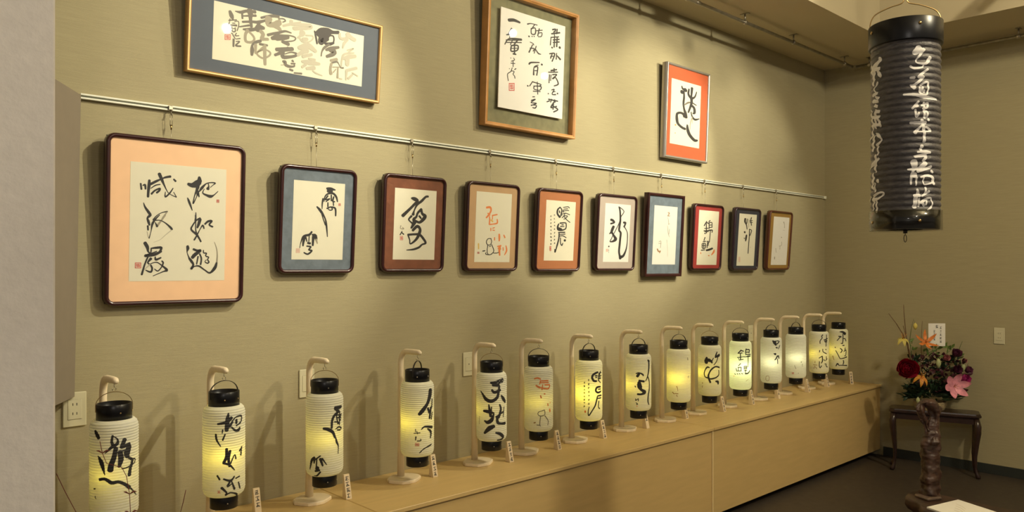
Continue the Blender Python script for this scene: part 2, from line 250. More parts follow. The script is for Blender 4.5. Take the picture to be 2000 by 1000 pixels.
FRAMES = {'F1': {'o': [1.0477, -0.004, 1.3918], 'w': 0.5081, 'h': 0.6164, 't': 0.035, 'tilt': 2.75, 'b': 0.0152, 'p': [-0.1713, 0.0887, 0.1777, 0.5202], 'k': 1.026, 's': 'k-1359 4427 64 -1332 4228 71;k-1285 4365 36 -1211 4392 77 -1192 4247 64;k-1063 4569 89 -1072 4378 115 -1092 4174 97 -1101 3972 89;k-1029 4425 89 -826 4551 89 -631 4654 51 -501 4720 77 -325 4766 89;k-720 4829 128 -631 4631 115 -542 4433 64 -408 4179 31 -275 4084 31 -97 4013 36;k-198 4191 29 -97 4020 36;k-222 4338 36 -342 4148 56 -495 4003 56 -496 4185 29;k-202 4671 64 -135 4607 77;k-1007 4280 29 -846 4403 46 -684 4447 41;k-984 4079 71 -866 4210 64 -694 4299 64 -715 4218 77 -801 4134 71;k-1252 3740 29 -1194 3586 71 -1075 3412 102 -1010 3302 89 -1095 3209 56;k-912 3136 51 -794 3287 36 -621 3407 31 -414 3465 51;m-424 3449 46 -576 3227 51;k-1027 3297 83 -1107 3197 69 -1071 3064 97 -1036 2944 69;k-1093 2905 69 -1081 2760 61;m-1115 2698 17 -1067 2504 22 -1036 2456 44;k-1037 2468 39 -976 2726 29 -931 2996 83 -804 3195 55 -688 3322 33;m-487 3330 61 -639 3103 69 -779 2902 83;k-851 3120 44 -663 3127 33 -473 3034 44 -280 2867 83 -244 2806 83;l-255 2781 39 -469 2591 28 -657 2414 19 -891 2312 11;k-838 3047 29 -767 2903 83;k-1181 2284 124 -1099 2139 124 -1063 1969 61 -981 1921 50 -959 2092 55;k-959 2092 50 -796 2113 83 -607 2120 88 -654 1985 77;k-606 1985 77 -794 1885 111 -980 1835 105 -1166 1817 97 -1004 1884 50 -771 1983 39;k-1073 1774 61 -1175 1506 61 -1275 1130 77;k-968 1713 105 -1071 1567 55 -978 1481 61 -918 1359 69 -964 1225 69 -1138 1287 39;k-817 1787 39 -792 1677 83 -616 1751 55;k-966 1530 33 -768 1579 39 -602 1481 44 -399 1295 97 -529 1234 44 -881 1078 29;k-580 1628 50 -532 1554 61 -602 1382 44 -719 1260 44 -836 1334 29;l-1001 1494 55 -1185 1312 39;S-1512 1567 0 -1302 1567 0 -1300 1361 0 -1510 1362 0;k328 4536 105 474 4502 175 642 4566 257 736 4679 199 735 4818 105;k685 4462 140 644 4310 94 572 4114 42 522 3813 47 646 4075 33 676 4205 70 741 4080 42;k686 4291 94 741 4091 47;k739 4273 33 834 4417 105 1003 4599 47 1196 4655 42 1347 4643 51 1261 4562 29 1165 4469 29;k1078 4604 37 1100 4509 51 1069 4410 129;k930 4391 29 878 4238 47 1028 4160 82 1179 4125 117 1308 4186 47 1459 4335 29;k311 4015 33 364 3891 82 439 3703 65 493 3556 29;k630 3476 33 631 3327 51 622 3177 82;S1407 4017 0 1516 4023 0 1517 3903 0 1408 3898 0;k617 3371 44 632 3119 39 634 2867 39 673 2691 55 839 2378 61;k793 3264 83 656 3183 55 521 2990 55 473 2825 69 686 2628 77 838 2391 55;k794 3226 124 745 3047 111 696 2907 69;k588 2437 61 686 2616 55 797 2846 33 896 3001 61 948 2888 55;k984 3055 69 1097 3160 83 1237 3177 83 1149 3034 61 1278 2961 69;k343 2194 97 356 2106 111 332 1956 29 408 1755 50;k408 1743 69 495 1629 97 571 1491 77 498 1340 88 609 1428 44 784 1440 61 1012 1286 50 1203 1183 69 1394 1374 124 1469 1605 61;m1469 1605 61 1480 1862 50 1452 2119 33 1360 2374 14;k566 2084 83 704 2034 83 829 2036 97 630 1882 138 531 1768 124;k805 1909 55 869 1731 61 846 1503 61;k743 1807 55 695 1516 44;k942 2049 39 956 1948 44 1057 1936 50 1033 1834 44 1147 1783 44 1110 1694 44 1162 1605 50 1111 1554 50 1009 1605 29 1059 1681 29'},
'F2': {'o': [1.6285, -0.004, 1.5052], 'w': 0.3616, 'h': 0.4534, 't': 0.032, 'tilt': 4.0, 'b': 0.0134, 'p': [-0.1185, 0.0592, 0.1227, 0.3903], 'k': 0.903, 's': 'k350 3648 92 538 3640 138 751 3612 55;k401 3547 138 588 3538 138;k232 3079 37 270 3289 55 405 3422 73 639 3458 92 809 3321 92 879 3114 55;k181 3201 73 152 2991 64 151 2763 33;k408 3339 64 298 3166 64 506 3219 46 324 3084 46;k570 3391 55 580 3140 64;k691 3314 64 651 3123 73 746 3107 55;k419 3047 55 425 2880 64;k676 3082 55 696 2936 55;k382 2795 64 566 2867 55 641 2765 55 524 2726 46 428 2797 37;k566 2867 64 781 2814 83 816 2500 64;k-91 2842 64 85 2677 115 304 2374 64 384 2085 83 454 1585 37;k109 2636 46 211 2370 46 338 2083 55;k-294 1773 73 -403 1647 101 -669 1559 92 -792 1270 33 -821 1086 33;k-602 1560 101 -662 1354 101 -678 1170 64;k-404 1688 46 -415 1359 46;k-556 1520 64 -505 1357 46;k-267 1650 73 -129 1612 138 -78 1448 115;m-78 1448 92 -17 1283 46;k-219 1569 115 -228 1197 83;k-458 1296 92 -354 1278 92;k-498 1160 64 -317 1134 64 -403 1009 64 -266 969 73 -441 824 73 -623 884 55;S929 3045 0 1044 3051 0 1048 2942 0 933 2936 0;s-997 1055 0 -816 1057 0 -810 874 0 -991 872 0'},
'F3': {'o': [2.1307, -0.004, 1.5078], 'w': 0.3604, 'h': 0.4556, 't': 0.032, 'tilt': 3.5, 'b': 0.0144, 'p': [-0.1162, 0.0595, 0.1232, 0.3905], 'k': 0.818, 's': 'k-210 3477 103 -50 3450 186 114 3367 145 -81 3169 124 -298 2970 124 -685 2636 157;k729 3614 103 590 3586 103 367 3383 124 101 3180 103 -45 2910 66 -104 2720 145;k365 2989 124 166 2809 103 84 2618 103 -47 2499 145 7 2334 165;k366 2970 103 422 2785 124 590 2680 165 505 2525 165 281 2365 124 48 2429 103;k-191 2642 103 -341 2486 74 -245 2379 66 -104 2273 103 -185 2083 83;k8 2315 124 -77 2200 103 -163 2084 74;k265 2683 58 364 2556 74 220 2662 41;k-89 1975 124 153 2172 145 320 2065 124 306 1877 145 138 1571 124 -193 1338 66 -248 1523 58 -349 1743 74;k-350 1761 103 -11 1791 103 311 1783 116 554 1583 116 680 1397 103 474 1316 83 296 1180 103 -21 1080 91 -404 1043 36;m-773 2171 41 -789 2042 33 -610 2030 50 -681 2101 33;k-694 1916 41 -796 1747 50;k-713 1860 50 -597 1772 58;S-802 1684 0 -629 1689 0 -620 1505 0 -793 1500 0'},
'F4': {'o': [2.6218, -0.004, 1.5096], 'w': 0.3625, 'h': 0.456, 't': 0.035, 'tilt': 3.25, 'b': 0.015, 'p': [-0.1173, 0.0483, 0.1254, 0.4057], 'k': 0.75, 's': 'o-469 3265 106 -243 3292 106 -169 3142 84 -276 2948 84 -468 2751 76;o-379 2982 59 -248 2891 84;o-270 2833 51 -237 2682 68 -249 2415 68;o-69 2878 68 260 2946 68;o-44 2879 42 -59 2687 51;o273 2697 59 283 2505 76 -21 2440 59 -224 2416 68;y-134 2647 84 -28 2573 84;o-138 2227 51 -131 2094 51;o-11 2230 51 115 2264 51;o-6 2135 51 122 2126 51;o456 1934 84 474 1781 106 473 1589 68;o141 1756 51 148 1623 59;o778 1902 59 863 1769 76;o369 1301 59 599 1342 84;o524 1284 127 510 1054 106 547 844 76;o425 1206 76 608 1169 59;o962 1346 51 1017 1096 84 882 864 42;o759 1248 51 777 1094 42;k-85 1695 39 -312 1673 39 -404 1501 39 -296 1369 39 -120 1391 39 -52 1544 39 -111 1695 39;k-296 1369 39 -332 1085 39 -272 896 39 -94 878 39 102 1013 39 95 1165 39 -44 1392 39;k-402 971 39 -423 896 39 -194 859 39 6 906 39;k105 956 39 335 957 42 462 996 39;k-631 1045 51 -482 1065 51;k-191 1276 39 -166 1295 39 -91 1315 39;y-934 1418 68 -911 1156 59;S-987 1005 0 -853 1006 0 -848 904 0 -982 904 0'},
'F5': {'o': [3.1132, -0.004, 1.5067], 'w': 0.3665, 'h': 0.459, 't': 0.035, 'tilt': 3.75, 'b': 0.0166, 'p': [-0.1106, 0.0621, 0.1274, 0.3952], 'k': 0.691, 's': 'k2 3607 63 -186 3448 90 -186 3226 99 5 3050 112;k3 3589 63 137 3465 63 99 3240 54 32 3051 63;k-48 3400 63 -13 3290 63;k164 3467 47 161 3131 47;k262 3602 47 640 3660 47 755 3592 47;k323 3512 47 621 3547 47;k223 3395 47 628 3454 47 711 3439 47;k272 3472 47 283 3324 47;k235 3228 47 448 3295 47 809 3219 47;k422 3275 47 299 3101 47 196 3021 47;k350 3141 47 624 3135 47 470 2997 47 337 2953 47;k353 3103 47 584 2927 47 857 2790 47;k-49 2676 63 -119 2524 99 -53 2360 134 246 2334 90 538 2439 63 546 2701 63 433 2752 63 56 2717 81;k-3 2418 134 188 2388 90;k197 2630 54 333 2636 54;k96 2533 63 394 2545 47;k-41 2193 63 472 2220 72;k48 2085 47 506 2120 54;k82 1993 47 323 2020 54 603 1918 47;k17 2140 72 10 1861 72 -97 1486 81 -185 1224 63 -245 1093 72 -268 1259 47;k142 1902 54 164 1605 54 281 1479 63 353 1611 47;k505 1765 125;k-470 3164 17 -388 3144 17;k-429 3175 17 -419 3103 17;k-474 3140 17 -396 3163 17;k-450 2921 17 -381 2938 17;k-437 2981 17 -425 2909 17;k-459 2943 17 -376 2936 17;k-442 2981 17 -423 2909 17;k-429 2732 17 -363 2771 17;k-401 2788 17 -374 2717 17;k-435 2731 17 -367 2738 17;k-402 2788 17 -373 2717 17;k-434 2586 17 -361 2581 17;k-368 2596 17 -366 2523 17;k-428 2572 17 -354 2569 17;k-412 2371 17 -345 2378 17;k-356 2402 17 -375 2328 17;k-406 2357 17 -335 2353 17;k-386 2401 17 -379 2328 17;k-397 2156 17 -329 2150 17;k-360 2208 17 -365 2135 17;k-387 2146 17 -318 2203 17;k-348 2208 17 -347 2135 17;k-375 1983 17 -315 2007 17;k-344 2014 17 -325 1942 17;k-380 1971 17 -308 1950 17;k-366 1748 17 -303 1816 17;k-330 1820 17 -349 1747 17;k-364 1790 17 -297 1810 17;k-359 1819 17 -335 1747 17;k-354 1616 17 -277 1601 17;k-303 1627 17 -303 1554 17;k-360 1577 17 -288 1558 17;k-305 1627 17 -312 1554 17;k-749 3088 17 -674 3039 17;k-710 3106 17 -702 3034 17;k-735 3076 17 -674 3107 17;k-705 3107 17 -693 3035 17;k-733 2891 17 -659 2853 17;k-691 2916 17 -697 2843 17;k-729 2873 17 -653 2916 17;k-712 2692 17 -644 2704 17;k-690 2725 17 -694 2652 17;k-713 2682 17 -649 2700 17;k-669 2726 17 -688 2652 17;k-707 2524 17 -630 2490 17;k-681 2534 17 -685 2461 17;k-705 2487 17 -638 2493 17;k-646 2536 17 -632 2464 17;k-686 2282 17 -624 2321 17;k-648 2344 17 -623 2273 17;k-689 2327 17 -624 2308 17;k-670 2093 17 -600 2094 17;k-650 2153 17 -628 2081 17;k-667 2108 17 -602 2125 17;k-667 1942 17 -593 1934 17;k-632 1962 17 -631 1890 17;k-670 1950 17 -596 1897 17;k-609 1963 17 -579 1892 17;k-646 1701 17 -575 1771 17;k-616 1772 17 -598 1700 17;k-649 1702 17 -573 1710 17;k-596 1772 17 -572 1701 17;k-628 1563 17 -569 1525 17;k-600 1581 17 -610 1508 17;k-641 1549 17 -570 1548 17;k-620 1580 17 -614 1508 17;S-705 1414 0 -573 1417 0 -554 1160 0 -686 1156 0'},
'F6': {'o': [3.6155, -0.004, 1.509], 'w': 0.37, 'h': 0.4597, 't': 0.035, 'tilt': 3.5, 'b': 0.0188, 'p': [-0.1132, 0.0542, 0.1261, 0.4037], 'k': 0.64, 's': 'k125 3875 74 230 3676 102 284 3382 102 313 3049 115 257 2676 123 247 2453 115 405 2309 123 379 1936 123 353 1563 123 326 1190 115 407 930 123 480 762 164;k156 3858 57 427 3759 49 615 3619 49 513 3447 49 378 3311 49 183 2859 46 -229 2255 46;k530 856 184 759 933 143 993 1311 82 1072 1764 57 1059 2251 57 951 2473 49 725 2691 65;k644 2949 123 792 2936 143 799 2861 102 696 2690 102;k-556 3073 143 -380 3024 143 -256 2918 102 -565 2834 102;k-293 2677 143 -394 2508 164 -493 2321 123 -656 2225 49;k-436 2323 123 -248 2143 123 -56 1926 184 -276 1792 123 -561 1767 57 -433 1954 46 -334 2141 46;k-650 1471 82;k-681 1304 10 -627 1285 10;k-651 1329 10 -653 1281 10;k-674 1288 10 -627 1292 10;k-669 1231 10 -617 1232 10;k-657 1237 10 -661 1188 10;k-678 1230 10 -615 1214 10;k-645 1237 10 -645 1189 10;k-660 1116 10 -614 1143 10;k-646 1145 10 -631 1097 10;k-667 1108 10 -620 1143 10;k-641 1145 10 -654 1096 10;s-905 1320 0 -723 1323 0 -709 1157 0 -891 1155 0'},
'F7': {'o': [4.0967, -0.004, 1.4724], 'w': 0.3916, 'h': 0.53, 't': 0.038, 'tilt': 3.25, 'b': 0.0208, 'p': [-0.1203, 0.0774, 0.129, 0.4534], 'k': 0.598, 's': 'b209 4140 25 422 4088 40 227 3914 30 470 3926 40;b345 4188 25 331 3919 30;m269 3813 20 358 3570 25 374 3364 25 472 3450 25;m276 3277 20 336 2949 25 425 2703 25 541 2561 20;m501 3079 25 457 2746 30;l262 2367 30 306 2160 20 397 1705 15 430 1288 15;m-575 2221 30 -373 2268 30 -377 1856 30;m-602 2118 30 -328 2125 25;b-712 1767 70 -564 1605 80 -362 1650 40 -455 1524 70'},
'F8': {'o': [4.598, -0.004, 1.5088], 'w': 0.3672, 'h': 0.4561, 't': 0.036, 'tilt': 3.5, 'b': 0.0166, 'p': [-0.1171, 0.0394, 0.1285, 0.4129], 'k': 0.56, 's': 'k-215 3385 57 -485 3081 72;k-249 3342 72 26 3247 61;k-429 2894 57 21 2930 61;k-486 2724 72 454 2795 57;k-240 3258 61 -171 2586 72;k-368 2665 57 83 2699 57;k-394 2559 72 -280 2549 72;k193 3464 72 53 3353 61;k95 3312 61 139 2891 61;k97 3291 61 437 3325 61 473 2987 57;k150 3145 57 416 3163 57;k130 2976 57 470 3008 57;k36 2782 61 529 2819 61 508 2648 61;k300 2812 57 287 2344 57 251 1960 57;k-314 2287 61 -420 2073 61;k-524 1986 61 -226 2014 72;k-622 1836 61 -554 1542 61 -218 1569 61 -248 1865 57 -586 1858 57;k-534 1711 57 -271 1716 57;k-434 1840 57 -391 1566 57;k-689 1392 72 -242 1432 61;k-72 1996 61 115 2021 57 135 1830 57;k46 1956 57 9 1572 57;k-46 1742 57 179 1767 57;k-49 1401 128 289 1449 143 664 1540 128;o905 1458 61 845 1285 128 596 1089 57;o216 1042 72 333 1022 57;o-749 1243 57 -726 1159 57'},
'F9': {'o': [5.1053, -0.004, 1.5077], 'w': 0.3614, 'h': 0.4597, 't': 0.036, 'tilt': 4.0, 'b': 0.0193, 'p': [-0.1138, 0.0354, 0.1286, 0.4152], 'k': 0.525, 's': 'k-322 3800 130 -336 3586 130 -101 3338 73 18 3041 61;k-34 3790 61 -76 3467 73;m174 3778 42 233 3177 26;k529 3921 73 432 3702 73;k314 3654 63 682 3712 61;k369 3549 61 701 3562 61;k479 3661 63 603 3342 63;k-301 2838 130 -261 2774 104;k-10 2609 104 -107 2391 73 -80 2175 83;k36 2567 63 -9 2264 61;k-265 2344 61 -312 2386 61;k307 3050 61 650 2975 61 522 2667 63 372 2533 61;k354 3009 61 388 2403 61 371 1881 61 364 1269 61;l640 1733 52;s-942 997 0 -699 998 0 -654 630 0 -898 630 0'},
'F10': {'o': [5.5949, -0.004, 1.5096], 'w': 0.3592, 'h': 0.4595, 't': 0.036, 'tilt': 4.25, 'b': 0.0207, 'p': [-0.1084, 0.0407, 0.1357, 0.4135], 'k': 0.496, 's': 'm468 3766 67 615 3590 38 671 3310 38;l434 3144 24 722 3130 24;m290 2560 77;m363 2221 29 378 1942 29 8 1877 29;m142 1899 34 149 1620 29;m-487 1693 38 -403 1376 29;m-567 1018 67 -569 860 58'},
'U1': {'o': [1.5068, -0.004, 2.2755], 'w': 0.8591, 'h': 0.348, 't': 0.035, 'tilt': 5.0, 'b': 0.0138, 'p': [-0.3298, 0.0633, 0.3389, 0.2857], 'k': 0.926, 's': 'd-2663 2580 117 -2596 2426 167 -2542 2306 83;d-2701 2227 47 -2393 2312 47;d-2653 2296 40 -2663 2199 40;d-2674 2161 47 -2705 1976 47 -2686 1790 40;d-2465 2238 38 -2316 2267 38 -2298 2103 40 -2354 1900 38;d-2621 2064 53 -2386 2098 83;d-2549 2150 40 -2450 2169 40;d-2570 2014 47 -2539 1841 53 -2428 1862 53 -2433 2005 40;d-2567 1943 38 -2431 1969 38;d-2376 1801 38 -2422 1696 47 -2273 1724 40;d-2510 1704 53 -2419 1577 40;d-2381 1572 38 -2220 1626 47;d-2574 1763 47 -2523 1737 47;d-2480 1542 83 -2478 1268 73;d-2378 1477 38 -2241 1502 47 -2385 1320 67 -2185 1332 67;S-2842 1670 0 -2610 1714 0 -2602 1491 0 -2835 1449 0;d-2453 2634 38 -2228 2645 117 -2003 2739 117 -1647 2788 134;d-2177 2631 83 -2157 2419 73;d-1878 2789 234 -1835 2652 200 -1829 2484 134 -1781 2179 117;d-2148 2517 53 -1616 2648 100;d-2141 2290 83 -1787 2371 100 -1479 2420 117 -1171 2567 83;d-2259 2074 53 -1884 2207 83;d-2106 2008 67 -1853 2044 150 -1624 2112 134 -1472 2214 234 -1264 2230 134;d-1478 2384 134 -1520 2083 167;m-1928 2005 134 -2011 1821 107 -1990 1583 107 -1836 1551 100 -1685 1615 100 -1637 1721 83 -1692 1832 83 -1850 1948 83;m-1390 2084 150 -1282 1982 150 -1341 1799 134;m-1353 1773 134 -1067 1825 117;d-1377 1695 117 -1556 1614 117 -1706 1478 83 -1712 1270 150 -1718 1075 100;m-1578 1513 117 -1567 1174 83;d-1399 1569 100 -1085 1576 83;m-1239 1475 100 -1490 1211 67 -1435 1099 73 -1224 1037 73 -992 1175 73 -943 1306 73 -1078 1381 60 -1235 1366 60 -1491 1236 53;m-1189 1558 117 -1178 1216 134 -1151 804 117;d-1384 2614 90 -1132 2717 109 -877 2796 127 -646 2815 109;d-1574 2418 72 -1352 2501 72 -1156 2580 90 -1016 2661 217;m-1073 2650 289 -1065 2438 217 -836 2456 217 -638 2575 253 -611 2661 145;d-643 2735 51 -440 2776 58 -350 2713 58 -465 2636 43;m-805 2382 109 -630 2362 163 -540 2272 127;d-1079 1996 109 -853 2092 109 -624 2175 109 -336 2297 90 -69 2280 51;d-889 1898 145 -705 1999 217 -681 2138 181;d-703 1946 217 -415 2026 217 -211 2091 181;d-708 2079 51 -418 2120 58 -124 2161 58 85 2146 58 132 2073 58 1 1967 51 -467 1841 72;d-438 1860 127 -171 1800 145;d-688 1493 145 -398 1543 181 13 1643 163;d-738 1256 109 -567 1352 127 -395 1463 181;d-423 1404 109 -388 1248 163 -95 1298 127 170 1398 109 197 1484 90 -42 1497 58 -333 1366 43;d-211 1685 38 -166 1639 43;d-381 1061 90 -293 1062 127 -260 946 127 -81 907 109 126 954 72 124 1008 51;d-11 1041 72 152 1067 65;d29 1170 90 75 1136 72;m-464 899 29 -318 936 29;d-62 788 90 58 766 90;d135 683 58 466 708 80;l-431 2495 90 -140 2619 109 332 2807 58;l-86 2765 145 -82 2658 145;l-81 2631 109 699 2756 145 764 2658 127 43 2492 163;l437 2403 253 410 2316 217;l235 2146 72 352 2250 109;l592 2322 58 898 2352 58 902 2215 58 693 2052 65 450 2035 72 325 2136 72;l477 2136 145 658 2170 145;l309 1750 163 488 1809 253 729 1907 253 1074 1746 145;l259 1440 127 495 1618 181 675 1704 217;l501 1427 145 894 1577 127;l777 1391 90 1055 1383 109;l478 1217 109 814 1232 217 1278 1253 109;l486 985 109 634 1119 127;l700 965 127 1036 1046 181;l979 913 58 1137 840 72 1420 787 43;D980 2578 51 1049 2370 80 1122 2078 72;D1059 2538 90 1288 2665 217 1602 2697 271 1857 2703 145 2112 2752 145;D1169 2503 253 1481 2534 398 1668 2625 217;D1299 2360 217 1290 2164 217 1428 2273 217 1582 2385 217;D1703 2534 58 1862 2549 58 1915 2418 58 1889 2244 65;D1495 2159 90 1685 2165 145 1905 2261 90;d1685 2151 109 1470 1973 101 1366 1787 58 1342 1601 51;d1567 1906 109 1786 2001 163 2151 2122 109;d1756 1939 181 1950 1889 217 1858 1760 181 1608 1633 127;m1804 1497 109 2089 1588 145;d1840 1391 72 2093 1489 72 2192 1421 38 2295 1281 43 2425 1288 72;m1841 1363 109 1801 1131 109 1840 940 145;m1909 1233 43 2262 1290 43;m2166 1246 58 2166 821 90;m1949 1014 51 2072 1174 43;l2178 2722 90 2217 2531 109 2445 2544 127 2572 2654 145;l2568 2767 217 2737 2656 181 2938 2593 163;l2576 2540 109 2419 2341 109 2362 2131 58;l2593 2086 58 2886 2210 58 2661 2013 72;l2925 2030 51 2468 1893 90 2347 1645 72 2326 1329 51;l2411 1684 109 2668 1814 181 2997 1899 145;l2606 1717 217 2615 1462 181;l2592 1201 127 3082 1394 127;l2592 1201 109 2590 801 72;l2702 875 109 2894 1077 90;l2891 1162 58 3161 1061 58;l2247 805 58 2377 797 58'},
'U2': {'o': [2.8967, -0.004, 2.26], 'w': 0.6781, 'h': 0.6972, 't': 0.05, 'tilt': 2.75, 'b': 0.0204, 'p': [-0.237, 0.1026, 0.2472, 0.6173], 'k': 0.715, 's': 'k-1800 5598 165 -1440 5676 165 -1024 5646 110;k-1599 5234 41 -1832 4851 44;k-1585 5228 41 -1262 4993 41 -1929 4821 66;k-1670 4908 44 -1725 4682 44 -1851 4560 55;k-2036 4309 55 -1724 4658 66 -862 4784 110;k-1949 4541 66 -861 4760 77;k-1911 4429 55 -854 4626 55;k-1461 4687 55 -1645 4363 44;k-1128 4706 77 -1382 4415 66;k-1577 4328 77 -1115 4419 77 -1137 4173 66 -1564 4043 77 -1576 4304 66;k-1349 4421 66 -1327 3944 77;k-1538 4192 44 -1142 4279 44;k-1426 3925 77 -1226 3939 77;k-1580 3680 44;k-1383 3717 44 -1312 3633 44 -1540 3519 41;k-1568 3418 44 -1270 3448 44;k-1408 3543 44 -1395 3257 44;k-1653 3115 44;k-1192 3197 55 -1289 3131 44;k-1459 3197 41 -1549 2989 41 -1771 2806 41 -1704 2483 41;k-1517 3019 44 -1318 3030 44 -1377 2875 44 -1274 2796 44 -1235 2682 44;S-1665 2369 0 -1257 2437 0 -1238 2030 0 -1647 1965 0;k-457 5682 73 -194 5766 49 270 5783 49;k76 5769 49 -178 5442 49;k-181 5496 61 124 5588 61 138 5290 61 -130 5234 61 -179 5469 49;k-313 5061 85;k-85 5107 61;k68 5139 61;k207 5468 49 671 5593 49;k434 5626 61 336 5221 61;k368 5365 49 639 5448 49 609 5249 49 377 5185 49;k-223 4780 41 9 4744 49 51 4671 49;k-26 4683 49 -274 4226 73;k-208 4456 61 99 4489 61 29 4338 49;k246 4654 49 110 4245 49;k176 4504 49 419 4304 73 616 4286 41;k-244 3605 85 -96 3714 85 520 3827 61;k721 3753 98;k449 3677 49 145 3512 49 126 3098 85;k184 3519 61 416 3560 61 359 3111 61;k193 3329 49 371 3360 49;k-305 2452 73 -266 2431 73;k-151 2450 49 66 2732 49;k106 2711 61 694 2671 49 581 2570 49;k155 2500 49 699 2561 61 630 2357 49 201 2343 49 193 2506 49;k415 2763 49 485 2113 49;k129 2222 49 673 2281 49;k105 1916 49 259 1940 49;k-1 1708 49 304 1810 61 4 1600 49 392 1603 61 12 1437 49;k11 1464 41 398 1494 49 327 1346 61 132 1345 49;k1460 5786 85 1699 5865 61 1626 5709 85;k1820 5890 73 1792 5632 73;k1391 5549 73 2032 5738 85;k1545 5692 61 1636 5488 49;k1360 5347 61 1962 5498 61;k1360 5347 49 1325 4922 49;k1636 5488 61 1626 4870 73;k1841 5473 73 1827 4937 85;k1527 5242 61 2010 5367 73;k1534 5103 61 2017 5228 73;k1467 4811 85;k2073 4929 122;k1284 4441 61 1684 4517 73 1504 4063 61;k1485 4451 61 1376 4207 61;k1571 4355 49 1371 4318 49;k1844 4576 49 1821 4234 61;k1892 4444 61 2146 4294 110;k1449 3550 85 1889 3684 73;k1684 3704 73 1692 3537 73;k1253 3432 61 1977 3559 61;k1340 3308 61 1322 2859 49;k1459 3329 49 1436 2989 41;k1580 3350 73 1902 3406 61 1591 3128 73 1830 3224 61 2049 2923 73 1731 2758 61;k1294 2268 61;k1540 2503 49 1740 2563 61 1592 2287 49 1875 2304 73;k1626 2405 49 1827 2465 49;k2019 2383 85;k1325 1966 73 2056 1965 73;k1565 2003 61 1493 1824 49;k1808 2012 61 1856 1879 61;k1212 1810 61 1409 1895 61;k1812 1928 73 1547 1552 73 1988 1673 61;k1581 1669 61 2078 1517 73 1760 1330 73;k1737 1805 49 1713 1464 61'},
'U3': {'o': [4.3462, -0.004, 2.2451], 'w': 0.4914, 'h': 0.6129, 't': 0.045, 'tilt': 2.25, 'b': 0.0168, 'p': [-0.1883, 0.0946, 0.1496, 0.5159], 'k': 0.581, 's': 'k-741 4810 80 -616 4652 133 -306 4650 200;k-689 4436 234;k-285 4602 200;k-476 4546 93 -446 4117 133 -488 3703 133 -394 3361 133 -245 3128 200 -137 2838 200;k-319 2914 234;d-411 3612 60 17 3829 120 369 3908 80;k88 4738 107 49 4398 147 394 4194 167 790 4332 107 992 4699 60;k438 4870 167 387 4296 120;k391 4245 200 418 3838 167 104 3203 107;k381 3730 167 751 3579 167 816 3280 167 641 3203 93;k367 3933 93 1007 3797 67;k412 3273 67 566 2988 107 892 2828 147 1382 2938 67;k-322 2964 200 -724 3059 147 -1153 2947 147 -1171 2592 187 -1021 2310 167 -571 2119 167 -216 2065 167;k30 2352 107 95 2056 200 339 1732 214 895 1446 200 1254 1466 133;m568 2962 53 375 2501 53 359 2091 40;m569 2937 53 597 2531 33;o-1316 2195 93;o-1305 1670 60'}}
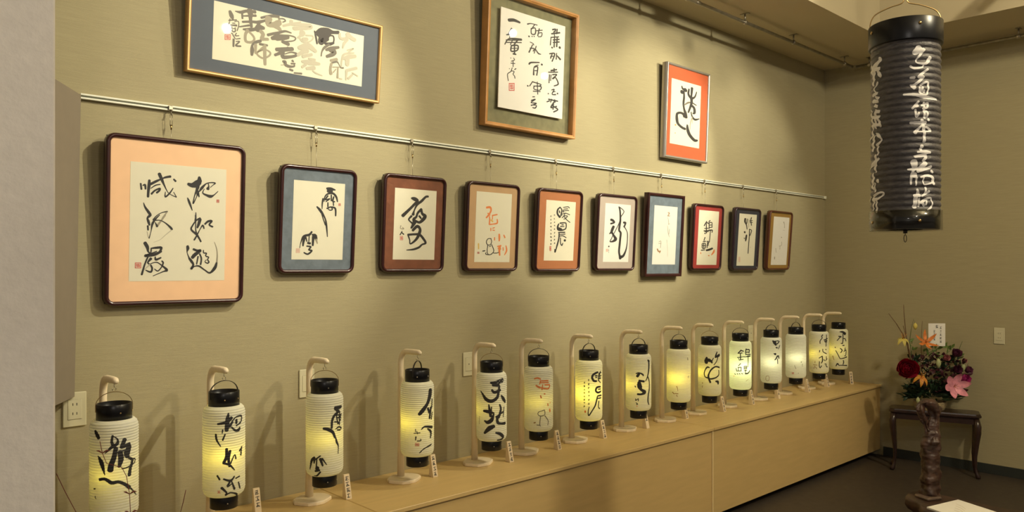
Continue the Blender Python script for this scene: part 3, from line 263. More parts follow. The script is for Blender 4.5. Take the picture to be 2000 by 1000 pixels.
LANTERNS = [(0.7676, 0.6643, 'k-1931 3415 103 -1857 3287 136 -1806 3200 112;k-1823 2623 38 -1711 2405 142 -1609 2020 27;k-1380 3263 65 -1406 3073 82 -1367 2951 98;k-1367 3247 33 -1248 3145 46 -1248 2997 98 -1406 2895 98 -1595 2714 27;k-1288 2853 131 -1341 2563 147 -1420 2334 164 -1446 2158 181;k-1167 2717 149 -1140 2475 167 -1194 2246 99;k-1026 3097 138 -1126 2860 117;k-1126 2860 101 -869 2917 131;k-1112 2738 47 -869 2751 75;k-869 2841 168 -950 2648 214 -935 2525 144;k-902 2488 73 -759 2365 101 -834 2112 115 -869 1910 131;k-834 2413 46 -627 2378 46 -675 2254 44 -966 2172 43 -1112 2172 47;k-1773 1871 92 -1595 1886 95 -1406 1755 115 -1221 1760 99 -1026 1647 104 -869 1505 131;k-869 1520 60 -574 1195 37;k-1992 1559 44 -1931 1565 41;k-1950 1327 33 -1912 1242 32'),
(1.1348, 0.6678, 'k-1271 3496 54 -1304 3309 134 -1321 3069 153 -1337 2899 134;k-1630 3139 70 -1337 3192 114 -1170 3329 118;k-1238 3026 97 -1135 3186 80;k-1135 3220 48 -985 3337 51 -752 3332 62 -779 3127 60 -985 3024 60;k-985 3233 94 -985 3111 94;k-1170 3000 55 -1024 2857 84 -878 2866 115 -831 2944 57;k-1466 2926 53 -1482 2806 30;k-1386 2765 53 -1466 2565 61;k-1698 2778 72 -1664 2572 71 -1531 2345 31;k-1337 2243 95 -1337 1967 114 -1434 1770 95;k-1221 2160 97 -1271 1890 96 -1238 1609 78;k-1450 1754 76 -1238 1661 78 -1062 1458 41;k-1204 1708 55 -1062 1995 41 -1005 1846 59;k-723 2221 64 -855 2093 56;k-752 2175 72 -779 1936 80;k-1647 1316 63 -1564 1176 61;k-1434 1185 61 -1204 1103 78 -1062 1232 49;k-1204 1103 63 -1304 928 77;k-1170 1079 47 -1062 781 82;k-1304 894 46 -1170 976 39;k-1499 880 95 -1337 691 61 -1369 609 69 -1204 670 47 -985 589 68 -878 493 64;k-1005 1150 59 -855 1185 56;k-900 987 54 -831 760 67;S-1647 783 0 -1538 779 0 -1538 687 0 -1647 691 0'),
(1.5412, 0.6641, 'k-1079 3143 172 -739 3160 119;k-992 3060 137;k-893 3010 124 -1120 2868 105 -1217 2669 101 -1235 2391 89;k-1037 2891 62 -992 2673 64 -944 2524 95;k-1015 2870 54 -739 2848 71;k-1028 2767 44 -761 2738 58;k-866 2687 71 -866 2474 71;k-1120 2622 51 -992 2595 55;k-837 2965 73 -893 2727 59 -739 2876 71;k-774 2670 56 -919 2555 48;k-1058 2331 52 -893 2391 59 -739 2308 83;k-992 2285 46 -807 2251 65;k-1548 2399 96 -1377 2354 136 -1198 2229 122 -1079 2018 60 -1015 1814 99 -934 1640 57 -944 1342 36;k-1198 2176 41 -1120 1990 42;k-1907 1260 106 -2035 1142 115 -2107 888 68 -2133 779 38;k-1907 1207 106 -1927 1048 60;k-1868 1192 58 -1668 1338 55;k-1811 1230 57 -1829 880 57;k-1668 1216 117 -1582 952 70;k-1599 1232 70 -1429 978 30;k-1792 847 162;k-1868 739 83 -1703 780 79;k-1668 710 63 -1829 549 66 -1969 538 34'),
(1.9943, 0.6649, 'k-954 3345 230 -981 3136 224 -1127 2800 155 -1367 2507 180 -1511 2357 137;k-824 2935 84 -860 2584 91;k-1105 2585 113 -1033 2398 119;k-924 2594 132 -1008 2145 121;k-824 2364 84 -894 2091 87;k-1422 1700 40 -1253 1807 83 -824 1722 131;k-1127 1703 62 -924 1527 132 -954 1283 71;k-894 987 76 -1127 924 62 -1330 845 49 -1493 701 47;k-1668 1727 33 -1668 1604 33;k-1739 1551 33 -1475 1563 39;k-1616 1639 33 -1581 1515 33;k-1651 1393 62 -1668 1252 39;k-1598 1216 39 -1440 1226 39 -1457 1297 33;S-1686 1129 0 -1511 1125 0 -1511 994 0 -1686 999 0'),
(2.4289, 0.6566, 'k-1699 3275 99 -1481 3253 202 -1101 3368 219;k-1609 3148 99 -1326 3154 170;k-1645 2933 99 -1518 2822 141 -1242 2912 133;k-1285 3096 108 -1326 2811 127 -1405 2564 145 -1663 2411 159 -1920 2494 165 -2083 2699 110 -2223 2866 44;k-1175 2652 74 -1048 2492 178 -885 2323 155;k-1789 2248 64 -1753 1997 120 -1699 1709 139;k-2040 1945 108 -1844 1922 162 -1554 1851 80;k-1663 2141 56 -1681 1781 64;k-1999 1480 68 -1844 1418 162 -1663 1529 179 -1554 1815 64;k-1264 2228 87 -1198 2040 113 -1242 1828 133 -1326 1620 127;k-1462 1667 65 -1048 1876 82;k-989 2085 65 -1048 1622 51;k-1405 1699 103 -1366 1408 146 -1198 1335 113 -885 1304 155;k-1554 1239 160 -1771 1132 220 -1999 903 106;k-1462 928 81 -1242 853 155 -1048 680 153 -1151 570 94 -1366 560 67;m-2287 1663 31 -2322 1295 32'),
(2.7467, 0.6611, 'o-1922 3141 65 -1759 3181 71 -1616 3128 71;o-1616 3057 55 -1652 2879 55;o-1616 3039 63 -1201 3035 74;o-1616 2950 55 -1177 2943 66;o-1830 2806 79 -1652 2701 98;o-1759 2737 55 -1393 2657 83 -1177 2639 75 -1100 2810 70 -1393 2835 58;o-1507 2841 56 -1544 2593 56;o-1616 2310 55 -1580 2202 71;o-1432 2392 57 -1373 2388 50;o-1224 1894 54 -1201 1784 65;o-1084 1591 102 -1072 1482 103;o-1061 1928 52;d-1412 1589 40 -1705 1492 38 -1723 1349 38 -1580 1295 38 -1393 1374 40 -1412 1589 40;d-1616 1278 38 -1652 887 38 -1616 798 38;d-1393 1303 40 -1201 1034 44 -1224 823 44;d-1794 850 38 -1652 834 38;b-1941 949 57 -1867 971 56'),
(3.1292, 0.6677, 'k-1242 3097 113 -1487 3006 120 -1578 2835 117 -1487 2658 120 -1330 2632 107;k-1411 2916 58 -1278 2918 62;k-1391 2828 50 -1296 2829 52;k-1170 3038 57 -954 3051 74;k-1195 2883 56 -954 2886 74;k-1219 2746 55 -992 2758 70;k-1195 2674 56 -1026 2517 59;k-992 3143 62 -1170 2951 77 -1195 2639 75;k-1089 2978 72 -1089 2768 72;k-1026 2307 89 -1287 2298 110 -1371 2130 105 -1242 2015 99 -992 2057 94;k-1219 2188 48 -1026 2184 59;k-1242 1841 72 -954 1842 87;k-1265 1704 53 -992 1707 82;k-1265 1808 89 -1330 1570 86 -1411 1332 82 -1560 1096 63 -1753 819 61 -1787 1027 46 -1735 1271 40;k-1170 1554 77 -1195 1243 66 -1089 1143 62;k-1779 2696 21 -1723 2714 21;k-1760 2744 21 -1753 2647 21;k-1787 2709 21 -1725 2713 21;k-1770 2743 21 -1768 2647 21;k-1789 2459 21 -1718 2531 21;k-1754 2535 21 -1747 2438 21;k-1786 2474 21 -1727 2452 21;k-1774 2535 21 -1768 2438 21;k-1782 2236 21 -1721 2325 21;k-1766 2326 21 -1777 2229 21;k-1787 2250 21 -1724 2315 21;k-1775 2326 21 -1783 2229 21;k-1790 2092 21 -1720 2107 21;k-1738 2118 21 -1730 2021 21;k-1792 2042 21 -1717 2049 21;k-1750 2118 21 -1768 2021 21;k-1789 1864 21 -1724 1873 21;k-1751 1909 21 -1748 1812 21;k-1788 1873 21 -1714 1877 21;k-1736 1910 21 -1758 1812 21;k-1788 1621 21 -1712 1646 21;k-1738 1701 21 -1760 1604 21;k-1790 1652 21 -1716 1691 21;k-1779 1439 21 -1719 1410 21;k-1768 1492 21 -1787 1394 21;k-1794 1430 21 -1720 1426 21;k-1732 1492 21 -1743 1395 21;k-2020 2560 20 -1957 2587 20;k-1989 2593 20 -1967 2503 20;k-2020 2524 20 -1962 2533 20;k-1977 2594 20 -1969 2503 20;k-2025 2398 20 -1958 2337 20;k-2005 2413 20 -2005 2322 20;k-2021 2349 20 -1949 2364 20;k-1972 2415 20 -1989 2323 20;k-2016 2187 20 -1949 2161 20;k-1987 2235 20 -1974 2144 20;k-2025 2156 20 -1955 2185 20;k-2028 2026 21 -1960 1986 20;k-2003 2055 20 -1999 1964 20;k-2017 2011 20 -1950 2021 20;k-1979 2056 20 -1970 1966 20;k-2021 1800 20 -1951 1829 20;k-1990 1877 20 -1979 1786 20;k-2028 1838 21 -1952 1793 20;k-2029 1615 21 -1954 1631 20;k-2009 1696 20 -2022 1604 20;k-2018 1616 20 -1952 1688 20;k-1983 1698 20 -1975 1607 20;k-2028 1493 21 -1950 1493 20;k-1992 1518 20 -1982 1428 20;k-2015 1508 20 -1951 1495 20;k-2021 1272 20 -1959 1339 20;k-1997 1339 20 -2002 1247 20;k-2015 1280 20 -1952 1298 20;k-2006 1338 20 -2015 1246 20;o-1945 1054 86 -1938 985 86'),
(3.562, 0.6593, 'k-1933 2624 61 -1780 2681 53 -1555 2577 98 -1537 2491 45;k-1780 2612 152 -1865 2472 152;k-1763 2234 114 -1481 2179 121;k-1763 2131 190 -1729 1891 266 -1643 1719 154 -1443 1576 205 -1626 1462 116 -1848 1459 114;k-1986 1916 62 -1968 1848 54;k-1865 1991 53;k-1152 3346 100 -1124 3102 129 -1152 2760 111 -1253 2423 73 -1384 2192 48;k-1205 2419 76 -1094 2132 86 -1094 1718 97 -1179 1382 98 -1205 1040 96 -1124 824 59;k-1205 3367 119 -1075 3305 77;k-1951 1196 46 -1951 1093 44 -1814 1202 43 -1814 1065 43;k-1933 973 44 -1848 892 46 -1916 871 44;o-1882 780 53'),
(3.9602, 0.6594, 'm-1253 3197 58 -1238 3072 69;m-1173 2094 52 -1201 1990 51;b-1954 1476 55 -1902 1337 31 -1885 1197 23;b-2213 1101 59 -2098 1006 49;b-2061 1044 40 -1867 1039 39;b-1954 946 47 -1919 860 39'),
(4.3019, 0.6597, 'k-2045 2944 118 -2080 2731 238 -2063 2609 198;k-1958 2807 194 -1771 2708 156 -1719 2603 78;k-1890 2775 232 -1736 2743 78 -1631 2919 50;k-1378 3298 72 -1481 3056 106 -1501 2951 84;k-1481 2986 127 -1178 3092 187;k-1310 3013 75 -1399 2737 62 -1595 2480 50;k-1890 2319 77 -2010 2331 98 -2135 2164 65 -2210 1911 66 -2135 1707 65 -1941 1650 97;k-1178 2301 107 -1481 2372 85 -1736 2217 98 -1890 1968 85 -1941 1720 116 -1822 1374 116;k-1234 2129 70 -1234 1848 81 -1441 1686 86 -1736 1603 98 -1907 1616 77;k-1481 1442 85 -1310 1397 165 -1285 1254 96;b-2331 1335 44 -2331 1264 44;b-2331 1123 35 -2353 1015 36'),
(4.6758, 0.6637, 'k-1843 3143 77 -2045 2926 62;k-1843 3126 77 -1690 3075 63;k-2045 2926 52 -1775 2953 62;k-2079 2645 52 -1637 2709 56;k-1893 2898 62 -1876 2514 69;k-2011 2579 54 -1977 2545 51;k-1977 2475 54 -1707 2535 63;k-1507 3230 76 -1545 3039 66 -1526 2829 58;k-1526 3178 58 -1238 3148 82 -1264 2940 70;k-1507 3003 56 -1290 3012 64;k-1526 2864 55 -1114 2842 84;k-1637 2692 53 -1148 2740 91;k-1361 2788 61 -1352 2369 61 -1370 2021 60;k-1876 2253 54 -2011 2090 51;k-2168 1904 56 -2132 1732 56;k-2045 1983 52 -1843 2009 51;k-2132 1732 56 -1826 1766 54;k-2011 1950 51 -2028 1774 51;k-1843 1992 51 -1843 1783 51;k-2269 1538 59 -2204 1498 57;k-2097 1560 55 -2045 1522 55;k-1960 1575 54 -1910 1536 54;k-1816 1591 54 -1741 1558 55;k-1672 2064 52 -1447 2077 57;k-1655 2064 53 -1637 1848 53;k-1455 2077 57 -1480 1868 56;k-1644 1959 53 -1480 1970 56;k-1553 2063 54 -1560 1644 54;k-1644 1785 53 -1464 1802 57;k-1564 1574 102 -1361 1601 92 -1180 1763 88;o-2321 1382 57;b-1526 1085 25 -1338 1180 28'),
(5.0905, 0.658, 'k-1816 3497 78 -1695 3392 221 -1587 3214 146;k-1510 3496 69 -1311 3454 69 -1490 3283 87;k-1587 3497 83 -1624 3356 103;k-1587 3038 67 -1490 3000 109;k-1258 3167 72 -1383 2926 64;k-1730 2596 64 -1624 2561 164;k-1469 2434 110 -1568 2259 84 -1660 2154 65;k-1383 2430 117 -1336 2251 78;k-1469 2221 62 -1448 1884 63;b-2266 974 25 -2069 991 24 -2069 708 24 -2266 690 25 -2266 974 25'),
(5.4585, 0.6607, 'l-1540 1690 108;m-1458 1580 36 -1450 1366 36;m-2028 1432 32 -1927 1188 39;m-1758 872 48;S-2219 918 0 -2062 930 0 -2062 788 0 -2219 775 0'),
(5.8348, 0.6586, 'k-1683 3475 82 -1770 3332 64 -1719 3244 61 -1871 3011 63 -1871 2797 59;k-1359 3469 74 -1359 3184 79;k-1592 3084 64 -1252 3179 83;k-1554 2994 65 -1281 3038 80;k-1514 2922 66 -1308 2933 78;k-1383 3149 73 -1407 2581 71;k-1904 2281 63 -1921 2138 59;k-1683 2373 61 -1647 2160 62 -1359 2010 74;k-1451 2352 69 -1383 2313 73;k-1954 1674 59 -1719 1840 65;k-1719 1805 81 -1701 1485 90 -1787 1288 60;k-1592 1573 64 -1534 1483 65;k-1383 1798 73 -1359 1619 74;k-1451 1480 69 -1308 1616 78;k-1921 1409 59 -1937 1088 59 -1871 931 59 -1770 1093 60;k-1514 1234 66 -1359 1192 74;k-1429 1124 70 -1281 973 80;b-2243 1424 41 -2243 1281 41;b-2374 1126 44 -2087 1133 40;b-2261 1066 33 -2335 844 43;b-2225 998 33 -2104 847 40'),
(6.1782, 0.6573, 'k-1871 3507 61 -1645 3491 170 -1443 3344 238;k-1626 3347 77 -1626 2877 77 -1663 2571 76;k-1787 2588 62 -1681 2571 75;k-1955 3144 80 -1787 3112 122;k-1855 3074 62 -2072 2796 61;k-1607 2968 66 -1443 2946 73 -1348 2762 79;k-1663 2408 65 -1529 2425 90;k-1838 2190 62 -1699 2029 83 -1804 1830 62;k-2209 2245 82;k-2174 1994 62 -2005 1678 61 -1888 1430 61 -1787 1361 62 -1233 1490 90;k-1549 1938 68 -1348 2039 79 -1373 1643 77 -1487 1575 71;k-1421 2223 74 -1465 2080 72;k-1607 1235 66 -1569 1072 88 -1626 892 66;k-2157 746 62 -2038 954 100 -1922 815 61 -1787 837 62 -1233 803 90;b-2416 1539 72 -2299 1223 34')]
HANGING = (3.169, -1.8524, 0.1228, 1.6745, 2.474, 'w-2941 6727 325 -3121 6600 189;w-2788 6727 135 -2904 6535 92 -3068 6310 51 -3014 6211 64 -2708 6192 97 -2533 6411 163;w-3261 6111 75 -3121 6024 101 -2828 6055 67 -2788 6190 54;w-2623 5984 85 -2978 5692 103 -2788 5691 94 -3121 5391 101 -3261 5400 50;w-3261 5669 75 -3121 5667 101;w-3121 5295 158 -3226 5340 75;w-2904 5384 79 -2666 5502 84 -2601 5351 86 -2666 5042 70 -2904 5077 79 -2941 5308 78;w-2828 5307 93 -2866 5154 79;w-2769 5154 109;w-3484 5055 74 -3086 5024 114 -2708 4925 124 -2142 4882 75;w-2978 4771 77 -3191 4511 88;w-3014 4619 128 -3121 4584 101;w-3086 4468 76 -3050 4198 89 -2960 4349 78;w-2788 4732 67 -2749 4157 96;w-2866 4617 79 -2623 4698 85 -2666 4543 84 -2828 4501 67;w-2788 4387 94 -2645 4390 99 -2645 4198 85;w-2601 4084 101;w-3261 3977 87 -2708 3966 124;w-2866 4079 106 -2788 3773 121 -2749 3428 96;w-2885 3849 66 -3104 3604 139;w-2708 3812 69 -2486 3686 75 -2708 3640 55 -3014 3640 51;w-4386 6610 152 -4523 6487 131 -5034 6259 156;w-4336 6518 89 -4650 6361 124;w-5034 6300 178 -4412 6221 138;w-4723 6221 188 -4806 5681 163;w-4523 6130 131 -4361 5933 150;w-4963 6443 134 -4904 6106 178;w-4494 5707 80 -4723 5502 94 -4650 5326 89;w-4806 5281 163 -4523 5297 114;w-4650 5167 107 -4466 5087 111;w-4806 5041 163 -4494 4974 112;w-4723 4863 113 -4523 4782 114;w-5034 4686 178 -4806 4000 142;w-4650 4649 142 -4650 3972 124;w-4584 4596 136 -4412 4562 123;w-5034 4444 134 -4412 4364 107;w-4523 4346 114 -4361 4000 120;w-4904 4138 156 -4412 4048 107;w-4852 3968 107 -4904 3656 111;w-4584 3721 119 -4361 3566 105;w-2769 3696 95 -2769 3466 81 -2769 3274 136;w-2866 3082 132;w-3014 2873 77 -2708 2891 111 -2533 2858 89;w-2904 3005 105 -2866 2890 93;w-2533 2858 59 -3121 2703 88 -2708 2738 111 -2808 2545 107;w-3139 2511 252 -3121 2357 221;w-3346 2231 62 -3121 2242 126 -2978 2277 77;w-3156 2204 88 -3226 1976 87 -3243 1669 62;w-3121 2011 189;w-3050 1933 76 -3068 1626 51;w-2708 2469 152 -2866 2315 198 -3014 2163 103;w-3014 2143 103 -2486 2322 121;w-2486 2168 106 -2411 2113 78;w-2904 1931 66 -2666 1990 98 -2437 1939 124 -2358 1692 129;w-2788 1931 54 -2788 1663 54 -2437 1728 62;w-3032 1472 77 -2978 1318 90;w-3139 1244 101 -2941 1241 117;w-3014 1395 77 -3086 859 89;w-3121 840 158;w-3121 1167 76 -3139 937 63;w-2960 1126 78 -2978 838 77;w-2708 1548 83 -2728 1318 82;w-2866 1221 66 -2579 1397 101;w-2904 972 105 -2666 1127 98 -2486 1130 60 -2437 863 77 -2645 705 57;w-2828 934 93 -2769 857 81;w-2666 1088 70 -2708 896 69;w-4852 3848 107 -4852 3688 128 -5316 3562 134 -5316 3358 89;w-4686 3659 110 -4806 3399 203 -4806 3119 163;w-4523 3711 114 -4361 3566 90 -4336 3404 89 -4553 3279 116;w-4494 3231 96 -4494 2914 96;w-4617 2892 139 -4723 2627 151 -5316 2422 111;w-4466 2751 111 -4650 2578 195 -4617 2255 87;w-4806 2198 122 -4806 1958 203 -4904 1728 134;w-4494 1895 144;w-4686 1825 91 -4650 1502 89;w-4904 1728 134 -4723 1589 113;w-4806 1318 102 -4361 1435 75 -4197 1381 70 -4466 1208 95 -4806 1198 163;w-5129 1266 223 -5316 1120 156;w-4723 1190 132 -4806 797 102;w-4584 1218 102 -4553 699 116;w-5315 1242 156 -5317 1078 156')
CARDS = [(1.305, -0.166), (1.665, -0.23), (2.13, -0.204), (2.566, -0.246), (2.922, -0.232), (3.304, -0.219), (3.694, -0.22), (4.113, -0.211), (4.491, -0.246), (4.872, -0.24), (5.227, -0.244), (5.662, -0.259), (6.028, -0.241), (6.311, -0.303)]
# ---------------------------------------------------------------- room
XR, ZC = 6.477, 3.222            # right wall, soffit height
def struct(mb, name, m): return tag(mb.build(name, m), kind='structure')
struct(MB().box(-1.5, XR + .15, 0, .15, 0, 4.3), 'wall_back', WALL)
struct(MB().box(XR, XR + .15, -7, 0, 0, 4.3), 'wall_right', WALL)
struct(MB().box(-3, XR + .15, -7, .15, -.1, 0), 'floor', FLOOR)
# lowered ceiling strip along both walls, with the raised part of the ceiling inside it
cx1, cy1 = 5.808, -.72
mb = MB(); mb.box(-1.5, XR, cy1, 0, ZC, ZC + .03); mb.box(cx1, XR, -7, cy1, ZC, ZC + .03)
mb.box(-1.5, cx1 + .03, cy1, cy1 + .03, ZC + .03, 4.25); mb.box(cx1, cx1 + .03, -7, cy1, ZC + .03, 4.25)
mb.box(-1.5, cx1 + .03, -7, cy1 + .03, 4.25, 4.3)
struct(mb, 'ceiling', CEIL)
struct(MB().box(XR - .012, XR - .001, -7, -.49, .0005, .072), 'baseboard_right', BASEB)
struct(MB().box(-1.4, .391, -1.2, -1.0, .001, 4.24, bev=.004), 'wall_left', PLASTER)
# board beyond the partition, hanging at an angle to the wall
bd = MB(); 
dx, dy = .527, .850
for lean, z in ((0, 1.08), (1, 2.115)): pass
vs = []
for t0 in (0, .018):
    for (s0, z, o) in ((0, 1.08, .012), (.52, 1.08, .012), (.52, 2.115, .095), (0, 2.115, .095)):
        vs.append((.707 - dx*s0 - dy*t0*1.0, -o - dy*s0 + dx*t0, z))
bd.add(vs, [(0, 1, 2, 3), (7, 6, 5, 4), (0, 4, 5, 1), (1, 5, 6, 2), (2, 6, 7, 3), (3, 7, 4, 0)])
tag(bd.build('display_board', mat('mauve_board', (.21, .172, .125), .8, var=.04, vscale=20)), 'plain brownish board hanging beside the grey partition, left of the picture rail', 'board')

# ---------------------------------------------------------------- plinth
PT = .574
for i, (x0, x1, lab) in enumerate([(-.9, 1.657, 'maple display plinth unit at the left end of the row, under the nearest lanterns'),
                         (1.657, 4.0, 'middle maple display plinth unit, between the other two along the wall'),
                         (4.0, XR - .003, 'maple display plinth unit at the far right end, reaching the corner')]):
    r = empty('display_plinth', ((x0+x1)/2, -.24, 0), label=lab, cat='plinth', group='display plinths')
    w = (x1 - x0)/2 - .0015; yf = [-.475, -.475, -.475][i] + .24
    MB().box(-w, w, yf, .238, PT - .018, PT, bev=.002).build('top_board', MAPLE, r)
    MB().box(-w, w, yf + .012, yf + .030, .048, PT - .021, bev=.0015).build('front_panel', MAPLE, r)
    MB().box(-w, -w + .018, yf + .032, .235, .048, PT - .021).build('side_panel', MAPLE, r)
    MB().box(w - .018, w, yf + .032, .235, .048, PT - .021).build('side_panel', MAPLE, r)
    if i < 2: MB().box(w - .012, w, yf + .004, yf + .0125, .048, PT - .021).build('edge_strip', mat('light_edge_strip', (.84, .66, .34), .4), r)
    MB().box(-w + .02, w - .02, yf + .10, .20, 0, .05).build('toe_kick', BASEB, r)

# ---------------------------------------------------------------- picture rail, hangers, pipe
RZ = 2.128
rr = empty('picture_rail', (3.59, -.004, RZ), label='long white picture rail running the length of the wall above the lower row', cat='rail')
rl = 2.865
MB().box(-rl, rl, -.012, 0.004, .0035, .0095, bev=.0008).build('rail_flange', RAILM, rr)
MB().box(-rl, rl, -.012, 0.004, -.0095, -.0035, bev=.0008).build('rail_flange', RAILM, rr)
MB().box(-rl, rl, -.003, 0.004, -.0036, .0036).build('rail_groove', RAILG, rr)
MB().box(rl - .02, rl + .012, -.016, 0.004, -.013, .011, bev=.002).build('end_cap', RAILM, rr)
def hanger(x, zbot, yb, label):
    r = empty('picture_hanger', (x, -.018, RZ), label=label, cat='hanger', group='wire hangers on the picture rail')
    MB().box(-.008, .008, -.004, .004, -.008, .008, bev=.0015).tube([(0, -.002, -.006), (0, -.003, -.02), (.002, -.008, -.028), (0, -.012, -.024)], .0028, 8).build('hook', STEEL, r)
    L = RZ - zbot; h = -.0245
    MB().tube([(-.004, -.006, h), (-.004, -.006, h - .045)], .0009, 6).tube([(.004, -.006, h), (.004, -.006, h - .045)], .0009, 6).build('adjuster_loop', STEEL, r)
    MB().tube([(0, -.006, h - .04), (0, -.006, h - .058)], .003, 8).build('adjuster', BRASS, r)
    MB().tube([(0, -.006, h - .05), (0, -.006, -L)], .0008, 6).build('wire', STEEL, r)
# pipes under the lowered ceiling
def pipe(a, b, label, brk):
    a, b = Vector(a), Vector(b); r = empty('pipe_rail', (a + b)/2, label=label, cat='pipe', group='pipe rails under the ceiling strip'); c = (a + b)/2
    MB().tube([a - c, b - c], .011, 12).build('pipe', PIPE, r)
    for k in brk:
        p = a.lerp(b, k) - c; d = (b - a).normalized(); q = Vector((-d.y, d.x, 0))
        MB().tube([p + Vector((0, 0, .014)), p + Vector((0, 0, ZC - a.z - .004))], .006, 8).add([p + d*.013*sx + q*.03*sy + Vector((0, 0, ZC - a.z - zz)) for zz in (.001, .005) for sx, sy in ((-1, -1), (1, -1), (1, 1), (-1, 1))],
            [(0, 1, 2, 3), (7, 6, 5, 4), (0, 4, 5, 1), (1, 5, 6, 2), (2, 6, 7, 3), (3, 7, 4, 0)]).lathe([(.0145, -.012), (.0165, -.008), (.0165, .008), (.0145, .012)], 12, M=Matrix.Translation(p) @ (roty(90) if abs(d.x) > .5 else rotx(90))).build('bracket', PIPE, r)
    MB().lathe([(.0125, -.018), (.0135, -.014), (.0135, .014), (.0125, .018)], 12, M=Matrix.Translation((a.lerp(b, .62) - c)) @ (roty(90) if abs((b-a).x) > 1 else rotx(90))).build('pipe_coupling', PIPE, r)
pipe((.45, -.31, 3.165), (6.30, -.31, 3.165), 'long galvanised pipe hung under the ceiling strip above the pictures', (.12, .29, .46, .60, .715, .83, .975))
pipe((6.33, -.33, 3.165), (6.33, -5.5, 3.165), 'galvanised pipe under the ceiling strip by the right wall, behind the black lantern', (.02, .22, .42, .62, .82))
# spotlight housings on their rods (above and outside the picture)
BLK = mat('black_fixture', (.015, .015, .016), .4)
def fixture(x, y, z, tx, ty, tz, lab, top=4.25):
    d = Vector((tx - x, ty - y, tz - z)).normalized(); q = d.to_track_quat('-Z', 'Y').to_matrix().to_4x4()
    r = empty('spotlight', (x, y, z), label=lab, cat='light', group='black ceiling spotlights')
    MB().lathe([(.040, .012), (.042, .012), (.042, .16), (.030, .175), (.001, .176)], 20, M=q, cap=False).lathe([(.001, .05), (.038, .05)], 20, M=q, cap=False).build('housing', BLK, r)
    c = q @ Vector((0, 0, .11)); MB().tube([c, c + Vector((0, 0, top - z - c.z - .001))], .006, 8).build('stem', BLK, r)
SPOTL = ['black ceiling spotlight aimed at the wide gold frame and the peach-matted frame', 'black ceiling spotlight aimed at the middle of the lantern row', 'black ceiling spotlight aimed between the honey wood and pewter frames', 'lower hung black ceiling spotlight reflected in the honey wood box frame', 'black ceiling spotlight nearest the room corner', 'lowest black ceiling spotlight, nearest the viewer, reflected in the wide gold frame']
for q, lb in zip(SPOTS, SPOTL): fixture(*q[:6], lb)
fixture(4.215, -1.05, 3.20, 4.33, -1.05, 2.75, 'black ceiling spotlight casting the rounded shadow above the pewter frame')
# ---------------------------------------------------------------- framed calligraphy
def rr_loop(w, h, r, z, n=6):
    pts = []
    r = max(r, .0004)
    for cx_, cy_, a0 in ((w/2 - r, h - r, 0), (-w/2 + r, h - r, 90), (-w/2 + r, r, 180), (w/2 - r, r, 270)):
        for k in range(n + 1):
            a = R(a0 + 90*k/n); pts.append((cx_ + r*math.cos(a), cy_ + r*math.sin(a), z))
    return pts
def moulding(mb, w, h, rad, prof, mi=0):
    loops = []
    for d, z in prof:
        lp = rr_loop(w - 2*d, h - 2*d, max(rad - d, .0005) if rad > .003 else .0005, z)
        loops.append([(x, y + d, zz) for x, y, zz in lp])
    n = len(loops[0]); vs = [p for l in loops for p in l]
    fs = [(k*n+j, k*n+(j+1) % n, (k+1)*n+(j+1) % n, (k+1)*n+j) for k in range(len(loops)-1) for j in range(n)]
    mb.add(vs, fs, True, mi); return mb
FRAME_INFO = {
 'F1': ('round', MAHOG, ('salmon', (.93, .60, .36)), 'WHITE', 'large square dark lacquer frame, peach mat, six big black brush characters in two columns'),
 'F2': ('round', MAHOG, ('blue_grey_washi', (.155, .19, .225)), 'WHITE', 'dark lacquer frame, grey-blue mat, two black characters joined by a leaf-like stroke'),
 'F3': ('round', MAHOG, ('rust_washi', (.22, .075, .035)), 'WHITE', 'dark lacquer frame, rust brown mat, one large tangled black character'),
 'F4': ('round', MAHOG, ('tan', (.55, .35, .18)), 'WHITE', 'dark lacquer frame, tan mat, orange writing with an ink-drawn cat'),
 'F5': ('round', MAHOG, ('copper', (.46, .17, .065)), 'WHITE', 'dark lacquer frame, copper brown mat, round black characters and two lines of small writing'),
 'F6': ('round', MAHOG, ('lilac_grey', (.50, .42, .36)), 'WHITER', 'dark lacquer frame, lilac-grey mat, one tall looping black character'),
 'F7': ('square', MAHOG, ('slate_blue', (.17, .22, .27)), 'WHITER', 'taller square-cornered frame, slate blue mat, faint thin brown writing'),
 'F8': ('round', MAHOG, ('red', (.36, .03, .028)), 'WHITE', 'dark frame, red mat, two black characters with a small orange carp'),
 'F9': ('round', mat('navy_lacquer', (.030, .012, .022), .25, coat=.5), ('navy', (.020, .024, .045)), 'WHITE', 'dark frame, navy mat, two thin black characters with a long tail stroke'),
 'F10': ('round', mat('brown_lacquer', (.10, .028, .012), .25, coat=.5), ('mustard', (.36, .20, .035)), 'WHITER', 'last frame of the lower row, mustard mat, sparse faint grey marks'),
 'U1': ('thin', mat('champagne_gold', (.60, .36, .14), .38, metal=.45), ('grey_blue', (.105, .122, .15)), 'WHITE', 'wide horizontal gold frame, grey-blue mat, overlapping grey wash characters'),
 'U2': ('box', mat('honey_oak', (.50, .24, .07), .45, var=.25, vscale=10), ('sage', (.21, .20, .105)), 'WHITER', 'tall honey wood box frame, sage ground, floating white sheet with three columns of characters'),
 'U3': ('steel', mat('brushed_pewter', (.46, .42, .37), .34, metal=.75), ('orange', (.55, .11, .035)), 'WHITE', 'pewter metal frame high on the wall, orange mat, one abstract running black figure'),
}
